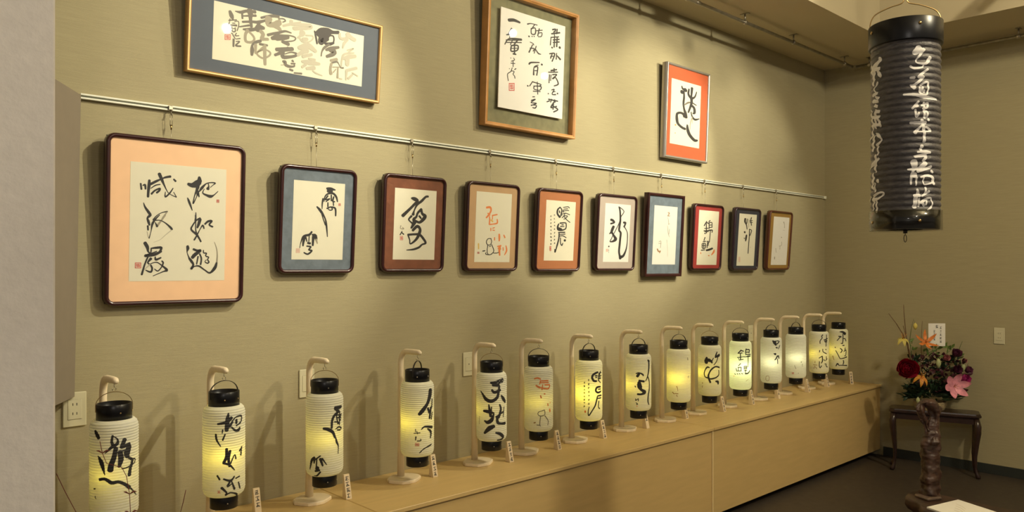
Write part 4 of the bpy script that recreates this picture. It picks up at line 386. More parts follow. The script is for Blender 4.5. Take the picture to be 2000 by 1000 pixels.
for k, d in FRAMES.items():
    style, fm, (mn, mc), pm, lab = FRAME_INFO[k]
    w, h, t, b = d['w'], d['h'], d['t'], d['b']
    root = empty('framed_calligraphy', d['o'], (R(90 + d['tilt']), 0, 0), label=lab, cat='picture', group='upper framed works' if k[0] == 'U' else 'lower row of framed works')
    if style == 'round':
        b = .0165; prof = [(.004, .001), (0, .004), (0, t*.72), (b*.14, t*.9), (b*.38, t), (b*.62, t*.985), (b*.85, t*.93), (b, t*.84), (b, .004)]; rad = .034
    elif style == 'square': b = .019; prof = [(0, .001), (0, t-.001), (.001, t), (b-.005, t-.001), (b, t-.006), (b, .004)]; rad = .0005
    elif style == 'thin': b = .0135; prof = [(.001, .001), (.001, t*.5), (0, t*.52), (0, t*.62), (.001, t*.64), (.0005, t*.66), (.0005, t), (b*.5, t+.001), (b, t-.003), (b, .004)]; rad = .0005
    elif style == 'box': b = .019; prof = [(0, .001), (0, t-.001), (.001, t), (b-.008, t), (b-.007, t-.003), (b-.001, t-.003), (b, t-.004), (b, .006)]; rad = .0005
    else: b = .016; prof = [(0, .001), (0, t-.006), (.002, t-.0055), (.002, t-.001), (.004, t), (b-.004, t-.001), (b, t-.006), (b, .004)]; rad = .0005
    fr = moulding(MB(), w, h, rad, prof)
    fr.build('frame', fm, root)
    if style in ('round', 'square'):
        pass
    MB().box(-w/2 + b*.5, w/2 - b*.5, b*.5, h - b*.5, .0015, .004).build('backing_board', BASEB, root)
    zm = .010 if k == 'U2' else t - .0105
    stre = (1, 1, 1)
    MB().box(-w/2 + b*.9, w/2 - b*.9, b*.9, h - b*.9, .0045, zm, ).build('mat_board', mat('mat_' + mn, mc, .8, bump=.5 if 'washi' in mn or k == 'F7' else .05, bscale=25, var=.22 if 'washi' in mn or k in ('F7', 'U2') else .04, vscale=25), root)
    x0, y0, x1, y1 = d['p']; pmn = WHITE if pm == 'WHITE' else WHITER
    zp = zm + .0006
    if k == 'U2':
        zp = .030; MB().box(x0, x1, y0, y1, zp - .006, zp, bev=.0004).build('paper_sheet', pmn, root)
        MB().box(x0 + .06, x1 - .06, y0 + .06, y1 - .06, zm + .0003, zp - .0063).build('spacer', BASEB, root)
    else: MB().box(x0, x1, y0, y1, zm + .0001, zp).build('paper_sheet', pmn, root)
    write_on('brush_writing', d['s'], d['k'], lambda x, y, l, zp=zp: (x, y, zp + .00015 + l), root)
    gi = b * .75
    MB().box(-w/2 + gi, w/2 - gi, gi, h - gi, t - .0075, t - .006).build('glass', GLASS, root)
    if k[0] == 'F':
        th = R(d['tilt']); zt = d['o'][2] + h*math.cos(th) ; yt = -.004 - h*math.sin(th) - .004
        names = {'F1': 'large peach-matted frame', 'F2': 'grey-blue-matted frame', 'F3': 'rust-matted frame', 'F4': 'tan-matted cat picture', 'F5': 'copper-matted frame', 'F6': 'lilac-grey-matted frame', 'F7': 'slate-blue square-cornered frame', 'F8': 'red-matted frame', 'F9': 'navy-matted frame', 'F10': 'mustard-matted frame'}
        hx = d['o'][0] + (-.0 if k != 'F1' else -.02)
        hanger(hx, zt - .03, yt, 'small metal hook and wire on the rail holding the ' + names[k])

# ---------------------------------------------------------------- lanterns on stands
LR, LH = .0725, .42
def base_r(z):
    z0, z1 = .047, .37; e = .030; r = LR
    q = min(z - z0, z1 - z)
    if q < e: r = .0555 + (LR - .0555) * math.sqrt(max(0, 1 - (1 - max(q, 0)/e)**2))
    return r
def lan_r(z):
    ph = (z - .047) / (.323 / 36)
    return base_r(z) - .0010 + .0018 * abs(math.cos(math.pi * ph)) ** 1.0 * 1.0
prof = [(lan_r(.047 + .323*i/288), .047 + .323*i/288) for i in range(289)]
PAPERS = {'a': paper_mat('lantern_paper', (.95, .94, .84), .42)}
body_mesh = MB().lathe(prof, 72, cap=False)
ring_cap = lambda r, z0, z1, t=.0025: [(r - t, z0), (r, z0 + .0006), (r, z1 - .0006), (r - .0006, z1), (r - t, z1), (r - t, z0)]
first = {}
def shared(name, mk, m, parent):
    if name in first:
        o = first[name].copy(); COL.objects.link(o); o.parent = parent; o.location = (0, 0, 0); o.rotation_euler = (0, 0, 0); return o
    o = mk().build(name, m, parent); first[name] = o; return o
def make_body(): return body_mesh
def make_rivets(z, r, yaw):
    mb = MB()
    for a in (yaw, yaw + 60, yaw + 180, yaw + 240):
        mb.lathe([(.0026, 0), (.0024, .0012), (.001, .002)], 10, M=rotz(a) @ T(r, 0, z) @ roty(90))
    return mb
def bail(mb_w, wr, hh, z0):
    pts = [(wr*math.cos(a), 0, z0 + hh*math.sin(a) if 0 <= a <= math.pi else z0) for a in [math.pi*i/28 for i in range(29)]]
    pts = [(wr, 0, z0 - .02)] + pts + [(-wr, 0, z0 - .02)]
    return MB().strip(pts, (0, 1, 0), mb_w, .0020)
LINFO = [ # bail turn (deg from facing camera), metal, led colour, power, description
 (5, 'brass', 'y', .55, 'nearest paper lantern at far left, bold character above a long horizontal stroke'),
 (30, 'black', 'y', 1.0, 'second paper lantern from the left, three characters and a small red seal'),
 (0, 'brass', 'y', .6, 'paper lantern with a leaf-like stroke falling between two characters, under the grey-blue-matted frame'),
 (70, 'black', 'y', .8, 'paper lantern, thick character wrapping its right edge, red square seal, bail seen edge on'),
 (4, 'brass', 'y', .4, 'paper lantern with three very bold black characters filling its front'),
 (15, 'black', 'y', .5, 'paper lantern with orange writing and a faint ink cat'),
 (52, 'black', 'y', 2.0, 'strongly yellow-lit paper lantern with two small text columns and a long hooked stroke'),
 (45, 'black', 'y', .9, 'paper lantern with two heavy black blots and a long vertical line on its right'),
 (40, 'black', 'y', 1.3, 'almost blank paper lantern with a bright yellow spot and faint brown marks'),
 (0, 'brass', 'y', .9, 'paper lantern with a big oval looping stroke below heavy dots'),
 (14, 'black', 'g', 3.4, 'brightest greenish-lit paper lantern with two dense upright characters'),
 (48, 'black', 'w', 1.0, 'paper lantern with compact writing high on the right and a brown outlined seal low down'),
 (55, 'black', 'w', .9, 'nearly blank pale-lit paper lantern with a small red seal'),
 (20, 'black', 'y', .7, 'paper lantern second from the corner, three thin characters down its right half'),
 (12, 'brass', 'y', .7, 'last paper lantern nearest the room corner, character with an open mountain shape at the bottom')]
LC = {'y': (1, .78, .06), 'g': (.90, 1, .38), 'w': (1, .98, .55)}
GA = [-20, 0, 10, -45, -70, 0, -20, -60, -15, -60, 25, 0, 5, -40, -50]
BULB = {k: emit_mat('led_' + k, c, 4) for k, c in LC.items()}
stand_xy = []
def stand_parts(root):
    # irregular slab foot, post, arm: origin at the foot on the plinth, arm reaches towards -Y
    rnd = random.Random(5); n = 14
    def ringp(s, z): 
        rr = random.Random(9); return [((.077 + rr.uniform(-.006, .006))*s*math.cos(2*math.pi*i/n), (.066 + rr.uniform(-.005, .005))*s*math.sin(2*math.pi*i/n), z) for i in range(n)]
    lv = [(0.97, .0003), (1, .003), (1, .012), (.965, .016)]
    vs = [p for s_, z in lv for p in ringp(s_, z)]
    fs = [(k*n+j, k*n+(j+1) % n, (k+1)*n+(j+1) % n, (k+1)*n+j) for k in range(3) for j in range(n)] + [tuple(range(n-1, -1, -1)), tuple(3*n+j for j in range(n))]
    MB().add(vs, fs).build('foot', PALEWOOD, root)
    y0 = .025
    pts = [(0, y0, .0163), (0, y0, .15), (0, y0, .30), (0, y0, .45), (0, y0, .525)]
    rads = [.0165, .0145, .013, .0125, .0125]
    for i in range(1, 8):
        a = R(90*i/7); pts.append((0, y0 - .045*(1 - math.cos(a)), .525 + .055*math.sin(a))); rads.append(.0125)
    pts += [(0, y0 - .10, .582), (0, y0 - .135, .583), (0, y0 - .146, .580), (0, y0 - .150, .577)]; rads += [.0125, .0115, .009, .005]
    MB().tube(pts, rads, 12).build('post_and_arm', PALEWOOD, root)
    hk = [(0, -.1, .572), (0, -.1, .560)] + [(.006*math.sin(R(a)), -.1, .554 + .006*math.cos(R(a))) for a in range(0, 330, 30)]
    MB().tube(hk, .0011, 6).build('screw_hook', STEEL, root)
stand0 = None
SL = ['stand holding the nearest lantern', 'stand holding the second lantern from the left', 'stand holding the lantern with the leaf-like stroke', 'stand holding the lantern whose bail is seen edge on', 'stand holding the lantern with three very bold characters', 'stand holding the lantern with orange writing', 'stand holding the strongly yellow-lit lantern', 'stand holding the lantern with two heavy blots', 'stand holding the almost blank lantern with a yellow spot', 'stand holding the lantern with the oval looping stroke', 'stand holding the brightest greenish lantern', 'stand holding the lantern with the brown outlined seal', 'stand holding the pale lantern with a small red seal', 'stand holding the second lantern from the corner', 'stand holding the last lantern by the corner']
for i, (x, zb, strokes) in enumerate(LANTERNS):
    turn, met, lc, pw, lab = LINFO[i]
    # stand
    loc = (x, -.15, PT)
    if stand0 is None:
        stand0 = empty('lantern_stand', loc, label='curved pale wooden ' + SL[0], cat='stand', group='pale wooden lantern stands'); stand_parts(stand0)
    else: dup(stand0, loc, label='curved pale wooden ' + SL[i], cat='stand', group='pale wooden lantern stands')
    zb = 1.082 - LH
    L = empty('paper_lantern', (x, -.25, zb), label=lab, cat='lantern', group='small white paper lanterns')
    shared('paper_body', make_body, PAPERS['a'], L)
    shared('top_cap', lambda: MB().lathe(ring_cap(.0535, .366, .420), 48, cap=False), BLACKCAP, L)
    bc = shared('bottom_cap', lambda: MB().lathe([(0.001, .0005), (.047, .0005), (.0485, .0015), (.0485, .049), (.047, .0505), (.046, .0505), (.046, .003), (0.001, .003)], 48, cap=False), BLACKCAP, L)
    toc = math.degrees(math.atan2(-3 + .25, 0 - x))
    make_rivets(.393, .0535, toc + 20 - (i*17 % 30)).build('rivets', BRASS if i < 2 else STEEL, L)
    make_rivets(.022, .0485, toc + 14).build('rivets', STEEL, L)
    bl = bail(.0058 if met == 'black' else .0042, .0545, .043, .42 - .006)
    bo = bl.build('bail_handle', BLACKWIRE if met == 'black' else BRASS, L); bo.rotation_euler = (0, 0, R(toc + 90 + turn))
    write_on('brush_writing', strokes, 1.0, lambda a, z, l: ((lan_r(min(max(z, .048), .369)) + .0006 + l)*math.cos(a/.0725), (lan_r(min(max(z, .048), .369)) + .0006 + l)*math.sin(a/.0725), z), L, step=.0018, across=4)
    # LED candle inside
    zc = .185
    ca = R(toc + GA[i]); px_, py_ = .031*math.cos(ca), .031*math.sin(ca)
    shared('led_candle', lambda: MB().lathe([(.018, .0035), (.018, .045), (.016, .047), (.004, .048), (.003, .10), (.003, .178)], 20), WHITE, L)
    MB().lathe([(.002, zc - .006), (.005, zc - .002), (.0055, zc + .004), (.003, zc + .012), (.0005, zc + .017)], 14, M=T(0, 0, 0)).build('led_flame', BULB[lc], L)
    ld = bpy.data.lights.new('led_light', 'POINT'); ld.energy = pw * .155; ld.color = LC[lc]; ld.shadow_soft_size = .004
    lo = bpy.data.objects.new('led_light', ld); COL.objects.link(lo); lo.parent = L; lo.location = (px_*1.0, py_*1.0, zc + .012)

# name cards beside the stands
card0 = None
CL = ['second lantern from the left', 'lantern with the leaf-like stroke', 'lantern whose bail is seen edge on', 'lantern with three very bold characters', 'lantern with orange writing', 'strongly yellow-lit lantern', 'lantern with two heavy blots', 'almost blank lantern with a yellow spot', 'lantern with the oval looping stroke', 'brightest greenish lantern', 'lantern with the brown outlined seal', 'pale lantern with a small red seal', 'second lantern from the corner', 'last lantern by the corner']
def glyph(mb, cx_, cy_, s, rnd, pl, lift):
    def st(P):
        rows = ribbon(P, .002, 1); vs = [pl(x, y, lift[0]) for row in rows for x, y in row]; lift[0] += 1e-5
        mb.add(vs, [(i*2, i*2+1, i*2+3, i*2+2) for i in range(len(rows)-1)], False)
    w = s*.12; n = rnd.choice([2, 3, 3])
    for j in range(n): y = cy_ + s*(.34 - .68*j/(n-1)) + rnd.uniform(-.05, .05)*s; st([(cx_ - s*rnd.uniform(.25, .42), y - .04*s, w), (cx_ + s*rnd.uniform(.25, .42), y + .04*s, w)])
    x = cx_ + rnd.uniform(-.12, .12)*s; st([(x, cy_ + s*.42, w), (x + rnd.uniform(-.05, .05)*s, cy_ - s*.40, w)])
    if rnd.random() < .7: st([(cx_ - s*.05, cy_, w), (cx_ + s*.35, cy_ - s*.38, w*1.2)])
    if rnd.random() < .6: st([(cx_ - s*.05, cy_, w), (cx_ - s*.35, cy_ - s*.34, w)])
for i, (x, y) in enumerate(CARDS):
    ang = -4 if i < 13 else -42
    r = empty('name_card', (x, y, PT + .0004), (0, 0, R(ang)), label='small upright wooden name card beside the ' + CL[i], cat='card', group='wooden name cards on the plinth')
    hh = .098; d0, d1 = .034, .010; w = .0125
    # wedge block: sloping front face
    prof = [(0, 0), (-.0005, .002), (.024, hh), (.031, hh), (.036, 0)]
    vs = [(sx*w, py, pz) for sx in (-1, 1) for py, pz in prof]
    MB().add(vs, [(4, 3, 2, 1, 0), (5, 6, 7, 8, 9), (0, 1, 6, 5), (1, 2, 7, 6), (2, 3, 8, 7), (3, 4, 9, 8), (4, 0, 5, 9)]).build('card_block', CARDWOOD, r)
    mb = MB(); rnd = random.Random(40 + i); lift = [0]
    def pl(px_, py_, l):
        t_ = (py_ - .002)/(hh - .002); return (px_, -.0005 + .0245*t_ - .0004 - l, py_)
    n = [3, 4, 4, 4, 4, 4, 2, 4, 4, 4, 3, 4, 4, 4][i]; s = .0185
    for j in range(n): glyph(mb, 0, hh*.84 - j*(.0225 if n > 2 else .03), s, rnd, pl, lift)
    mb.build('brush_writing', INK['k'], r)

# ---------------------------------------------------------------- large hanging black lantern
hx, hy, hr, hb, ht, hs = HANGING
hh = ht - hb
BR0 = hr
z0b, z1b = .072, hh - .083
NR = 27
def hang_r(z):
    ph = (z - z0b)/(z1b - z0b)*NR; return hr*.985 - .003 + .0058*abs(math.cos(math.pi*ph))**.8
BLKP = mat('black_lantern_paper', (.085, .078, .082), .42, bump=.6, bscale=90, var=.4, vscale=40, stretch=(1, 1, 3))
Lh = empty('hanging_lantern', (hx, hy, hb), label='large black paper lantern with white writing hanging from the ceiling at upper right', cat='lantern')
MB().lathe([(hang_r(z0b + (z1b-z0b)*i/230), z0b + (z1b-z0b)*i/230) for i in range(231)], 96, cap=False).build('paper_body', BLKP, Lh)
MB().lathe([(hr*1.0, z1b - .004), (hr*1.06, z1b - .004), (hr*1.07, z1b), (hr*1.07, hh - .002), (hr*1.06, hh), (hr*1.03, hh), (hr*1.03, z1b), (hr*.98, z1b)], 96, cap=False).build('top_cap', BLACKCAP, Lh)
MB().lathe([(hr*.5, .002), (hr*.97, .002), (hr*.985, .004), (hr*.985, z0b + .003), (hr*.93, z0b + .003), (hr*.93, .006), (hr*.5, .006)], 96, cap=False).build('bottom_cap', BLACKCAP, Lh)
MB().lathe([(hr*1.035, -.002), (hr*1.045, -.002), (hr*1.045, z0b + .002), (hr*1.035, z0b + .002), (hr*1.035, -.002)], 96, cap=False).build('clear_sleeve', glass_mat('clear_plastic', (.86, .86, .84), .08, 2.0), Lh)
toc = math.degrees(math.atan2(-3 - hy, -hx))
mb = MB()
for a in (-62, 22, 118, 200): mb.lathe([(.006, 0), (.0055, .003), (.002, .0045)], 12, M=rotz(toc + a) @ T(hr*1.045, 0, .03) @ roty(90)); mb.lathe([(.006, 0), (.0055, .003), (.002, .0045)], 12, M=rotz(toc + a) @ T(hr*1.07, 0, hh - .03) @ roty(90))
mb.build('rivets', BRASS, Lh)
write_on('brush_writing', hs, 1.0, lambda a, z, l: ((hang_r(min(max(z, z0b), z1b)) + .0009 + l)*math.cos(a/hr), (hang_r(min(max(z, z0b), z1b)) + .0009 + l)*math.sin(a/hr), z), Lh, step=.004, across=4)
bw = hr*1.02
pts = [(-bw, 0, hh - .02), (-bw, 0, hh + .015), (-bw*.86, 0, hh + .05), (-bw*.45, 0, hh + .075), (-bw*.10, 0, hh + .088), (-.003, 0, hh + .108), (.003, 0, hh + .108), (bw*.10, 0, hh + .088), (bw*.45, 0, hh + .075), (bw*.86, 0, hh + .05), (bw, 0, hh + .015), (bw, 0, hh - .02)]
P3 = [(p[0], p[2], .001) for p in pts]; cr = cat_rom(P3, .006)
o = MB().tube([(p[0], 0, p[1]) for p in cr], .0023, 8).build('bail_handle', BRASS, Lh); o.rotation_euler = (0, 0, R(toc + 90 + 12))
MB().lathe([(.002, -.012), (.008, -.012), (.008, .004), (.002, .004)], 16).tube([(0, 0, -.004), (0, 0, -.018)] + [(.014*math.sin(R(a)), 0, -.032 + .014*math.cos(R(a))) for a in range(0, 361, 24)], .0014, 6).build('bottom_ring', BLACKWIRE, Lh)
hk = empty('ceiling_hook', (hx, hy, 4.25), label='steel hook and wire running up to the ceiling above the black lantern', cat='hook')
topz = hb + hh + .106
MB().tube([(0, 0, -.001), (0, 0, topz + .05 - 4.25)], .0022, 8).tube([(0, 0, topz + .055 - 4.25), (.008, 0, topz + .04 - 4.25), (.010, 0, topz + .02 - 4.25), (.006, 0, topz + .004 - 4.25), (0, 0, topz - 4.25), (-.006, 0, topz + .006 - 4.25), (-.007, 0, topz + .016 - 4.25)], .003, 8).build('hook_wire', STEEL, hk)

# ---------------------------------------------------------------- wall plates
def plate(name, loc, rotz_, label, cat, sockets, w=.070, h=.120):
    r = empty(name, loc, (0, 0, rotz_), label=label, cat=cat)
    MB().box(-w/2, w/2, -.007, -.0003, -h/2, h/2, bev=.0022).build('cover_plate', PLATE, r)
    MB().box(-.022, .022, -.0085, -.0068, -.034, .034, bev=.0008).build('module', PLATE, r)
    if sockets:
        mb = MB()
        for zc in (-.014, .018):
            for sx in (-.0062, .0062): mb.box(sx - .0011, sx + .0011, -.0089, -.0082, zc - .0045, zc + .0045)
        mb.build('socket_slots', SLOT, r)
    else: MB().tube([(0, -.0082, .0), (0, -.0095, 0)], .0028, 10).build('jack', SLOT, r)
plate('wall_outlet', (.709, 0, 1.035), 0, 'ivory double wall outlet low at left, half behind the brown board', 'outlet', True, .074)
plate('wall_outlet', (1.594, 0, 1.035), 0, 'blank ivory wall plate behind the lantern with the leaf-like stroke', 'wall plate', False)
plate('wall_outlet', (2.49, 0, 1.04), 0, 'blank ivory wall plate behind the lantern with three very bold characters', 'wall plate', False)
plate('wall_outlet', (5.24, 0, 1.035), 0, 'blank ivory wall plate to the right of the brightest greenish lantern', 'wall plate', False)
plate('wall_switch', (XR, -1.311, 1.025), R(-90), 'ivory wall plate alone on the right wall, above the flower table', 'wall plate', True)

# ---------------------------------------------------------------- flower table
FT = empty('side_table', (6.233, -.946, 0), (0, 0, R(-70)), label='small dark cabriole-leg table against the right wall carrying the flowers', cat='table')
TH = .465; tw, td = .30, .105
def oct_top(sc, z): 
    a, b, c = tw*sc[0], td*sc[1], .03
    return [(-a + c, -b, z), (a - c, -b, z), (a, -b + c, z), (a, b - c, z), (a - c, b, z), (-a + c, b, z), (-a, b - c, z), (-a, -b + c, z)]
lv = [((.955, .91), TH - .034), ((1, 1), TH - .024), ((1, 1), TH - .012), ((.985, .97), TH - .008), ((.975, .95), TH)]
vs = [p for sc, z in lv for p in oct_top(sc, z)]
MB().add(vs, [(k*8+j, k*8+(j+1) % 8, (k+1)*8+(j+1) % 8, (k+1)*8+j) for k in range(4) for j in range(8)] + [tuple(range(7, -1, -1)), tuple(32+j for j in range(8))]).build('table_top', DARKWOOD, FT)
MB().box(-tw + .035, tw - .035, -td + .018, -td + .03, TH - .075, TH - .034).box(-tw + .035, tw - .035, td - .03, td - .018, TH - .075, TH - .034).box(-tw + .022, -tw + .034, -td + .03, td - .03, TH - .075, TH - .034).box(tw - .034, tw - .022, -td + .03, td - .03, TH - .075, TH - .034).build('apron', DARKWOOD, FT)
for sx in (-1, 1):
    for sy in (-1, 1):
        bx, by = sx*(tw - .034), sy*(td - .028)
        pts = [(bx, by, TH - .035), (bx + sx*.010, by + sy*.006, TH - .09), (bx + sx*.010, by + sy*.006, TH - .14), (bx + sx*.002, by, TH - .22), (bx - sx*.006, by, TH - .31), (bx - sx*.004, by, .07), (bx + sx*.004, by + sy*.004, .035), (bx + sx*.012, by + sy*.006, .016), (bx + sx*.014, by + sy*.006, .002)]
        MB().tube(pts, [.020, .0245, .023, .018, .0135, .0105, .012, .018, .015], 12).build('leg', DARKWOOD, FT)

# ---------------------------------------------------------------- flower arrangement
FX, FY = 6.225, -.92
FA = empty('flower_arrangement', (FX, FY, TH + .0008), (0, 0, R(-42)), label='basket of lilies, peony and branches with a white card, on the small dark table', cat='flowers')
# local frame: +X runs to the right as seen from the room, -Y comes towards the viewer
BASK = mat('basket_cane', (.42, .33, .19), .5, var=.4, vscale=60, stretch=(1, 1, 6))
LEAF = mat('dark_leaf', (.018, .045, .018), .5, var=.5, vscale=20); LEAF2 = mat('fresh_leaf', (.12, .20, .04), .5, var=.3, vscale=20)
STEM = mat('branch_bark', (.16, .095, .045), .7, var=.4, vscale=50); STEMG = mat('green_stem', (.09, .12, .035), .6)
bk = MB()
for j in range(9):
    z = .004 + .0068*j; rr_ = .095 + .018*math.sin(min(1, z/.05)*math.pi/2)
    bk.tube([(rr_*math.cos(R(a)) + 0, .85*rr_*math.sin(R(a)), z + .0008*math.sin(R(a*12 + j*180))) for a in range(0, 361, 15)], .0042, 6)
bk.lathe([(.001, .001), (.09, .001), (.092, .05), (.001, .055)], 24)
bk.build('basket', BASK, FA)
def petal(mb, L, W, curl, cup, M, mi=0, n=7, ruff=0, rnd=None, bend=1.0, lance=1.0):
    vs = []; 
    for i in range(n + 1):
        t = i/n; w = W * math.sin(math.pi * (t**.85*.93 + .06))**lance * (1 if t < 1 else .2)
        a = curl * t**bend; x = L * (math.sin(a)/curl if curl else t) ; z = L * ((1 - math.cos(a))/curl if curl else 0)
        for j in (-2, -1, 0, 1, 2):
            u = j/2; vs.append((x, u*w, z + cup*w*(u*u) + (ruff*math.sin(i*2.3 + j*1.7) if abs(j) == 2 else 0)))
    fs = [(i*5+j, i*5+j+1, (i+1)*5+j+1, (i+1)*5+j) for i in range(n) for j in range(4)]
    mb.add(vs, fs, True, mi, M)
LILY = mat('pink_lily', (.80, .33, .42), .5, var=.35, vscale=26); LILYW = mat('lily_throat', (.75, .55, .4), .5)
PEONY = mat('red_peony', (.50, .010, .05), .55, var=.4, vscale=40)
ORNG = mat('orange_gloriosa', (.75, .23, .04), .5, var=.25, vscale=40); YEL = mat('yellow_gloriosa', (.72, .40, .05), .5, var=.3, vscale=50, color2=(.5, .10, .02))
YELL = mat('pale_yellow_petal', (.62, .52, .12), .5); PURP = mat('purple_lisianthus', (.12, .025, .06), .5, var=.3, vscale=30); MAG = mat('magenta_bloom', (.42, .03, .18), .5, var=.2, vscale=30)
PINK = mat('dusty_pink', (.52, .19, .19), .5); GYPS = mat('baby_breath', (.45, .38, .30), .6); WHTG = mat('green_white_bud', (.42, .45, .22), .5)
SX = 5.78/1500*1.10     # metres per picture pixel at the basket, used only to size the sprays
def at(px, py, depth=0): return Vector(((px - 1830)*SX*.98, -depth, (797 - py)*SX))
def flower(name, pos, m, npet, L, W, curl, cup, face=(0, -1, .25), spin=0, label=None, ruff=0, jit=0, parts=False, center=None, bend=1.0):
    q = Vector(face).normalized().to_track_quat('Z', 'Y').to_matrix().to_4x4(); B = Matrix.Translation(pos) @ q
    rnd = random.Random(hash(name) % 7 + int(pos.x*1000)); mb = MB(); root = None
    if parts: root = empty(name, (0, 0, 0)); root.parent = FA
    for i in range(npet):
        M = B @ rotz(spin + 360*i/npet + rnd.uniform(-jit, jit)) @ roty(rnd.uniform(-jit, jit)*.5)
        if parts: p = MB(); petal(p, L, W, curl, cup, M, bend=bend); p.build('petal', m, root)
        else: petal(mb, L, W, curl, cup, M, ruff=ruff, bend=bend)
    if parts:
        c = MB()
        for i in range(6): c.tube([B @ Vector((0, 0, 0)), B @ Vector((.012*math.cos(i), .012*math.sin(i), .03)), B @ Vector((.02*math.cos(i), .02*math.sin(i), .045))], .0012, 5)
        c.build('stamens', center or YEL, root); 
        if label: tag(root, label=label)
        return root
    o = mb.build(name, m, FA)
    if label: tag(o, label=label)
    return o
flower('lily', at(1857, 752, .12), LILY, 6, .125, .027, 1.25, .3, (-.1, -1, .15), 12, 'large pink lily facing the room', parts=True)
flower('gloriosa', at(1816, 678, .05), ORNG, 6, .105, .0125, 1.0, .3, (-.1, -.75, .6), 25, 'orange spidery bloom near the card', parts=True, jit=8)
flower('gloriosa', at(1799, 736, .12), YEL, 6, .085, .014, -1.5, .3, (0, -.6, .9), 10, 'yellow and orange curled bloom in front of the red peony', parts=True, jit=8)
flower('gloriosa', at(1776, 672, .04), YELL, 6, .065, .013, -1.5, .3, (-.1, -.5, .9), 40, 'pale yellow curled bloom at the left', parts=True, jit=8)
# peony: many ruffled petals
def ruffled(name, pos, r, m, n, label, face):
    mb = MB(); rnd = random.Random(int(r*10000) + n); B = Matrix.Translation(pos) @ Vector(face).normalized().to_track_quat('Z', 'Y').to_matrix().to_4x4()
    for i in range(n):
        t = i/n; petal(mb, r*(1.15 - .5*t), r*(.5 - .12*t), 1.3 - .5*t, .5, B @ rotz(i*137.5) @ roty(-18 - 52*t), ruff=.003, jit=0) if False else petal(mb, r*(1.15 - .5*t), r*(.5 - .12*t), 1.3 - .5*t, .5, B @ rotz(i*137.5) @ roty(-18 - 52*t), ruff=.003)
    o = mb.build(name, m, FA); tag(o, label=label)
ruffled('peony', at(1776, 724, .08), .125, PEONY, 34, 'deep red ruffled peony at the left', (-.35, -1, .2))
ruffled('lisianthus', at(1867, 701, .05), .062, PURP, 14, 'dark purple bloom under the card', (.1, -.9, .8))
ruffled('lisianthus', at(1891, 729, .02), .056, PURP, 14, 'dark purple bloom at the right edge', (.6, -.8, .3))
ruffled('lisianthus', at(1870, 728, .03), .060, PURP, 12, 'dark bloom behind the lily', (.1, -1, .4))
ruffled('carnation', at(1877, 742, .07), .065, MAG, 20, 'magenta bloom behind the lily', (.4, -1, .2))
ruffled('rose', at(1847, 706, .07), .045, PINK, 16, 'small dusty pink rose', (0, -1, .4))
ruffled('rose', at(1889, 713, .0), .036, PINK, 10, 'small dusty pink rose at the right', (.5, -1, .5))
def bud(name, pos, r, m, up=1.6):
    MB().lathe([(r*.2, -r*up), (r*.7, -r*up*.5), (r, 0), (r*.8, r*up*.5), (r*.35, r*up*.9), (.0005, r*up*1.05)], 12, M=Matrix.Translation(pos)).build(name, m, FA)
bud('bud', at(1801, 650, .02), .016, YELL); bud('bud', at(1832, 713, .10), .018, WHTG, 2.0); bud('bud', at(1790, 776, .14), .014, WHTG, 1.8); bud('bud', at(1884, 722, .05), .016, WHTG, 1.8)
def branch(pts, r0, r1, m):
    P = [at(*p) for p in pts]; n = len(P)
    return MB().tube(P, [r0 + (r1 - r0)*i/(n-1) for i in range(n)], 7).build('branch', m, FA)
branch([(1810, 770, 0), (1795, 720, .02), (1788, 690, .03), (1776, 664, .04), (1764, 645, .04), (1750, 627, .04)], .006, .0025, STEM)
branch([(1808, 770, 0), (1797, 725, .01), (1789, 690, .01), (1785, 660, .01), (1782, 630, .01), (1781, 612, .01)], .0055, .0025, STEM)
branch([(1806, 770, 0), (1793, 708, .02), (1786, 675, .02), (1779, 649, .02)], .005, .0025, STEM)
branch([(1806, 760, 0), (1792, 676, .01), (1795, 655, .01), (1799, 637, .01), (1803, 655, .02)], .003, .0015, STEMG)
branch([(1815, 740, 0), (1813, 680, .01), (1815, 641, .01)], .003, .0015, STEM)
branch([(1850, 740, 0), (1880, 700, .01), (1884, 686, .01), (1888, 677, .01)], .003, .0015, STEMG)
branch([(1840, 740, 0), (1868, 712, .04), (1880, 718, .04), (1892, 728, .03)], .003, .002, STEM)
branch([(1860, 750, 0), (1880, 735, .04), (1895, 748, .04)], .003, .0015, STEM)
branch([(1822, 740, 0), (1828, 700, .02), (1835, 686, .02)], .0025, .0015, STEMG)
branch([(1832, 760, 0), (1858, 700, .01), (1868, 690, .02)], .003, .0015, STEMG)
# filler foliage, baby's breath
def leafmb(mb, p, d, L, W, rnd):
    q = Vector(d).normalized().to_track_quat('X', 'Z').to_matrix().to_4x4(); petal(mb, L, W, .8, .25, Matrix.Translation(p) @ q @ Matrix.Rotation(rnd.uniform(-1.5, 1.5), 4, 'X'), n=5)
rnd = random.Random(12); mb = MB(); mb2 = MB()
for i in range(170):
    a = rnd.uniform(0, 2*math.pi); rr_ = rnd.uniform(.02, .12); z = rnd.uniform(.085, .18)
    p = Vector((rr_*math.cos(a)*1.25, rr_*math.sin(a)*.8, z)); leafmb(mb, p, (math.cos(a)*1.1, math.sin(a)*.8, rnd.uniform(-.3, .6)), rnd.uniform(.05, .085), rnd.uniform(.008, .016), rnd)
for i in range(30):
    s_ = rnd.choice((-1, 1)); p = Vector((s_*rnd.uniform(.08, .15), rnd.uniform(-.06, .05), rnd.uniform(.075, .105))); leafmb(mb, p, (s_, rnd.uniform(-.5, .3), rnd.uniform(-.15, .25)), .09, .007, rnd)
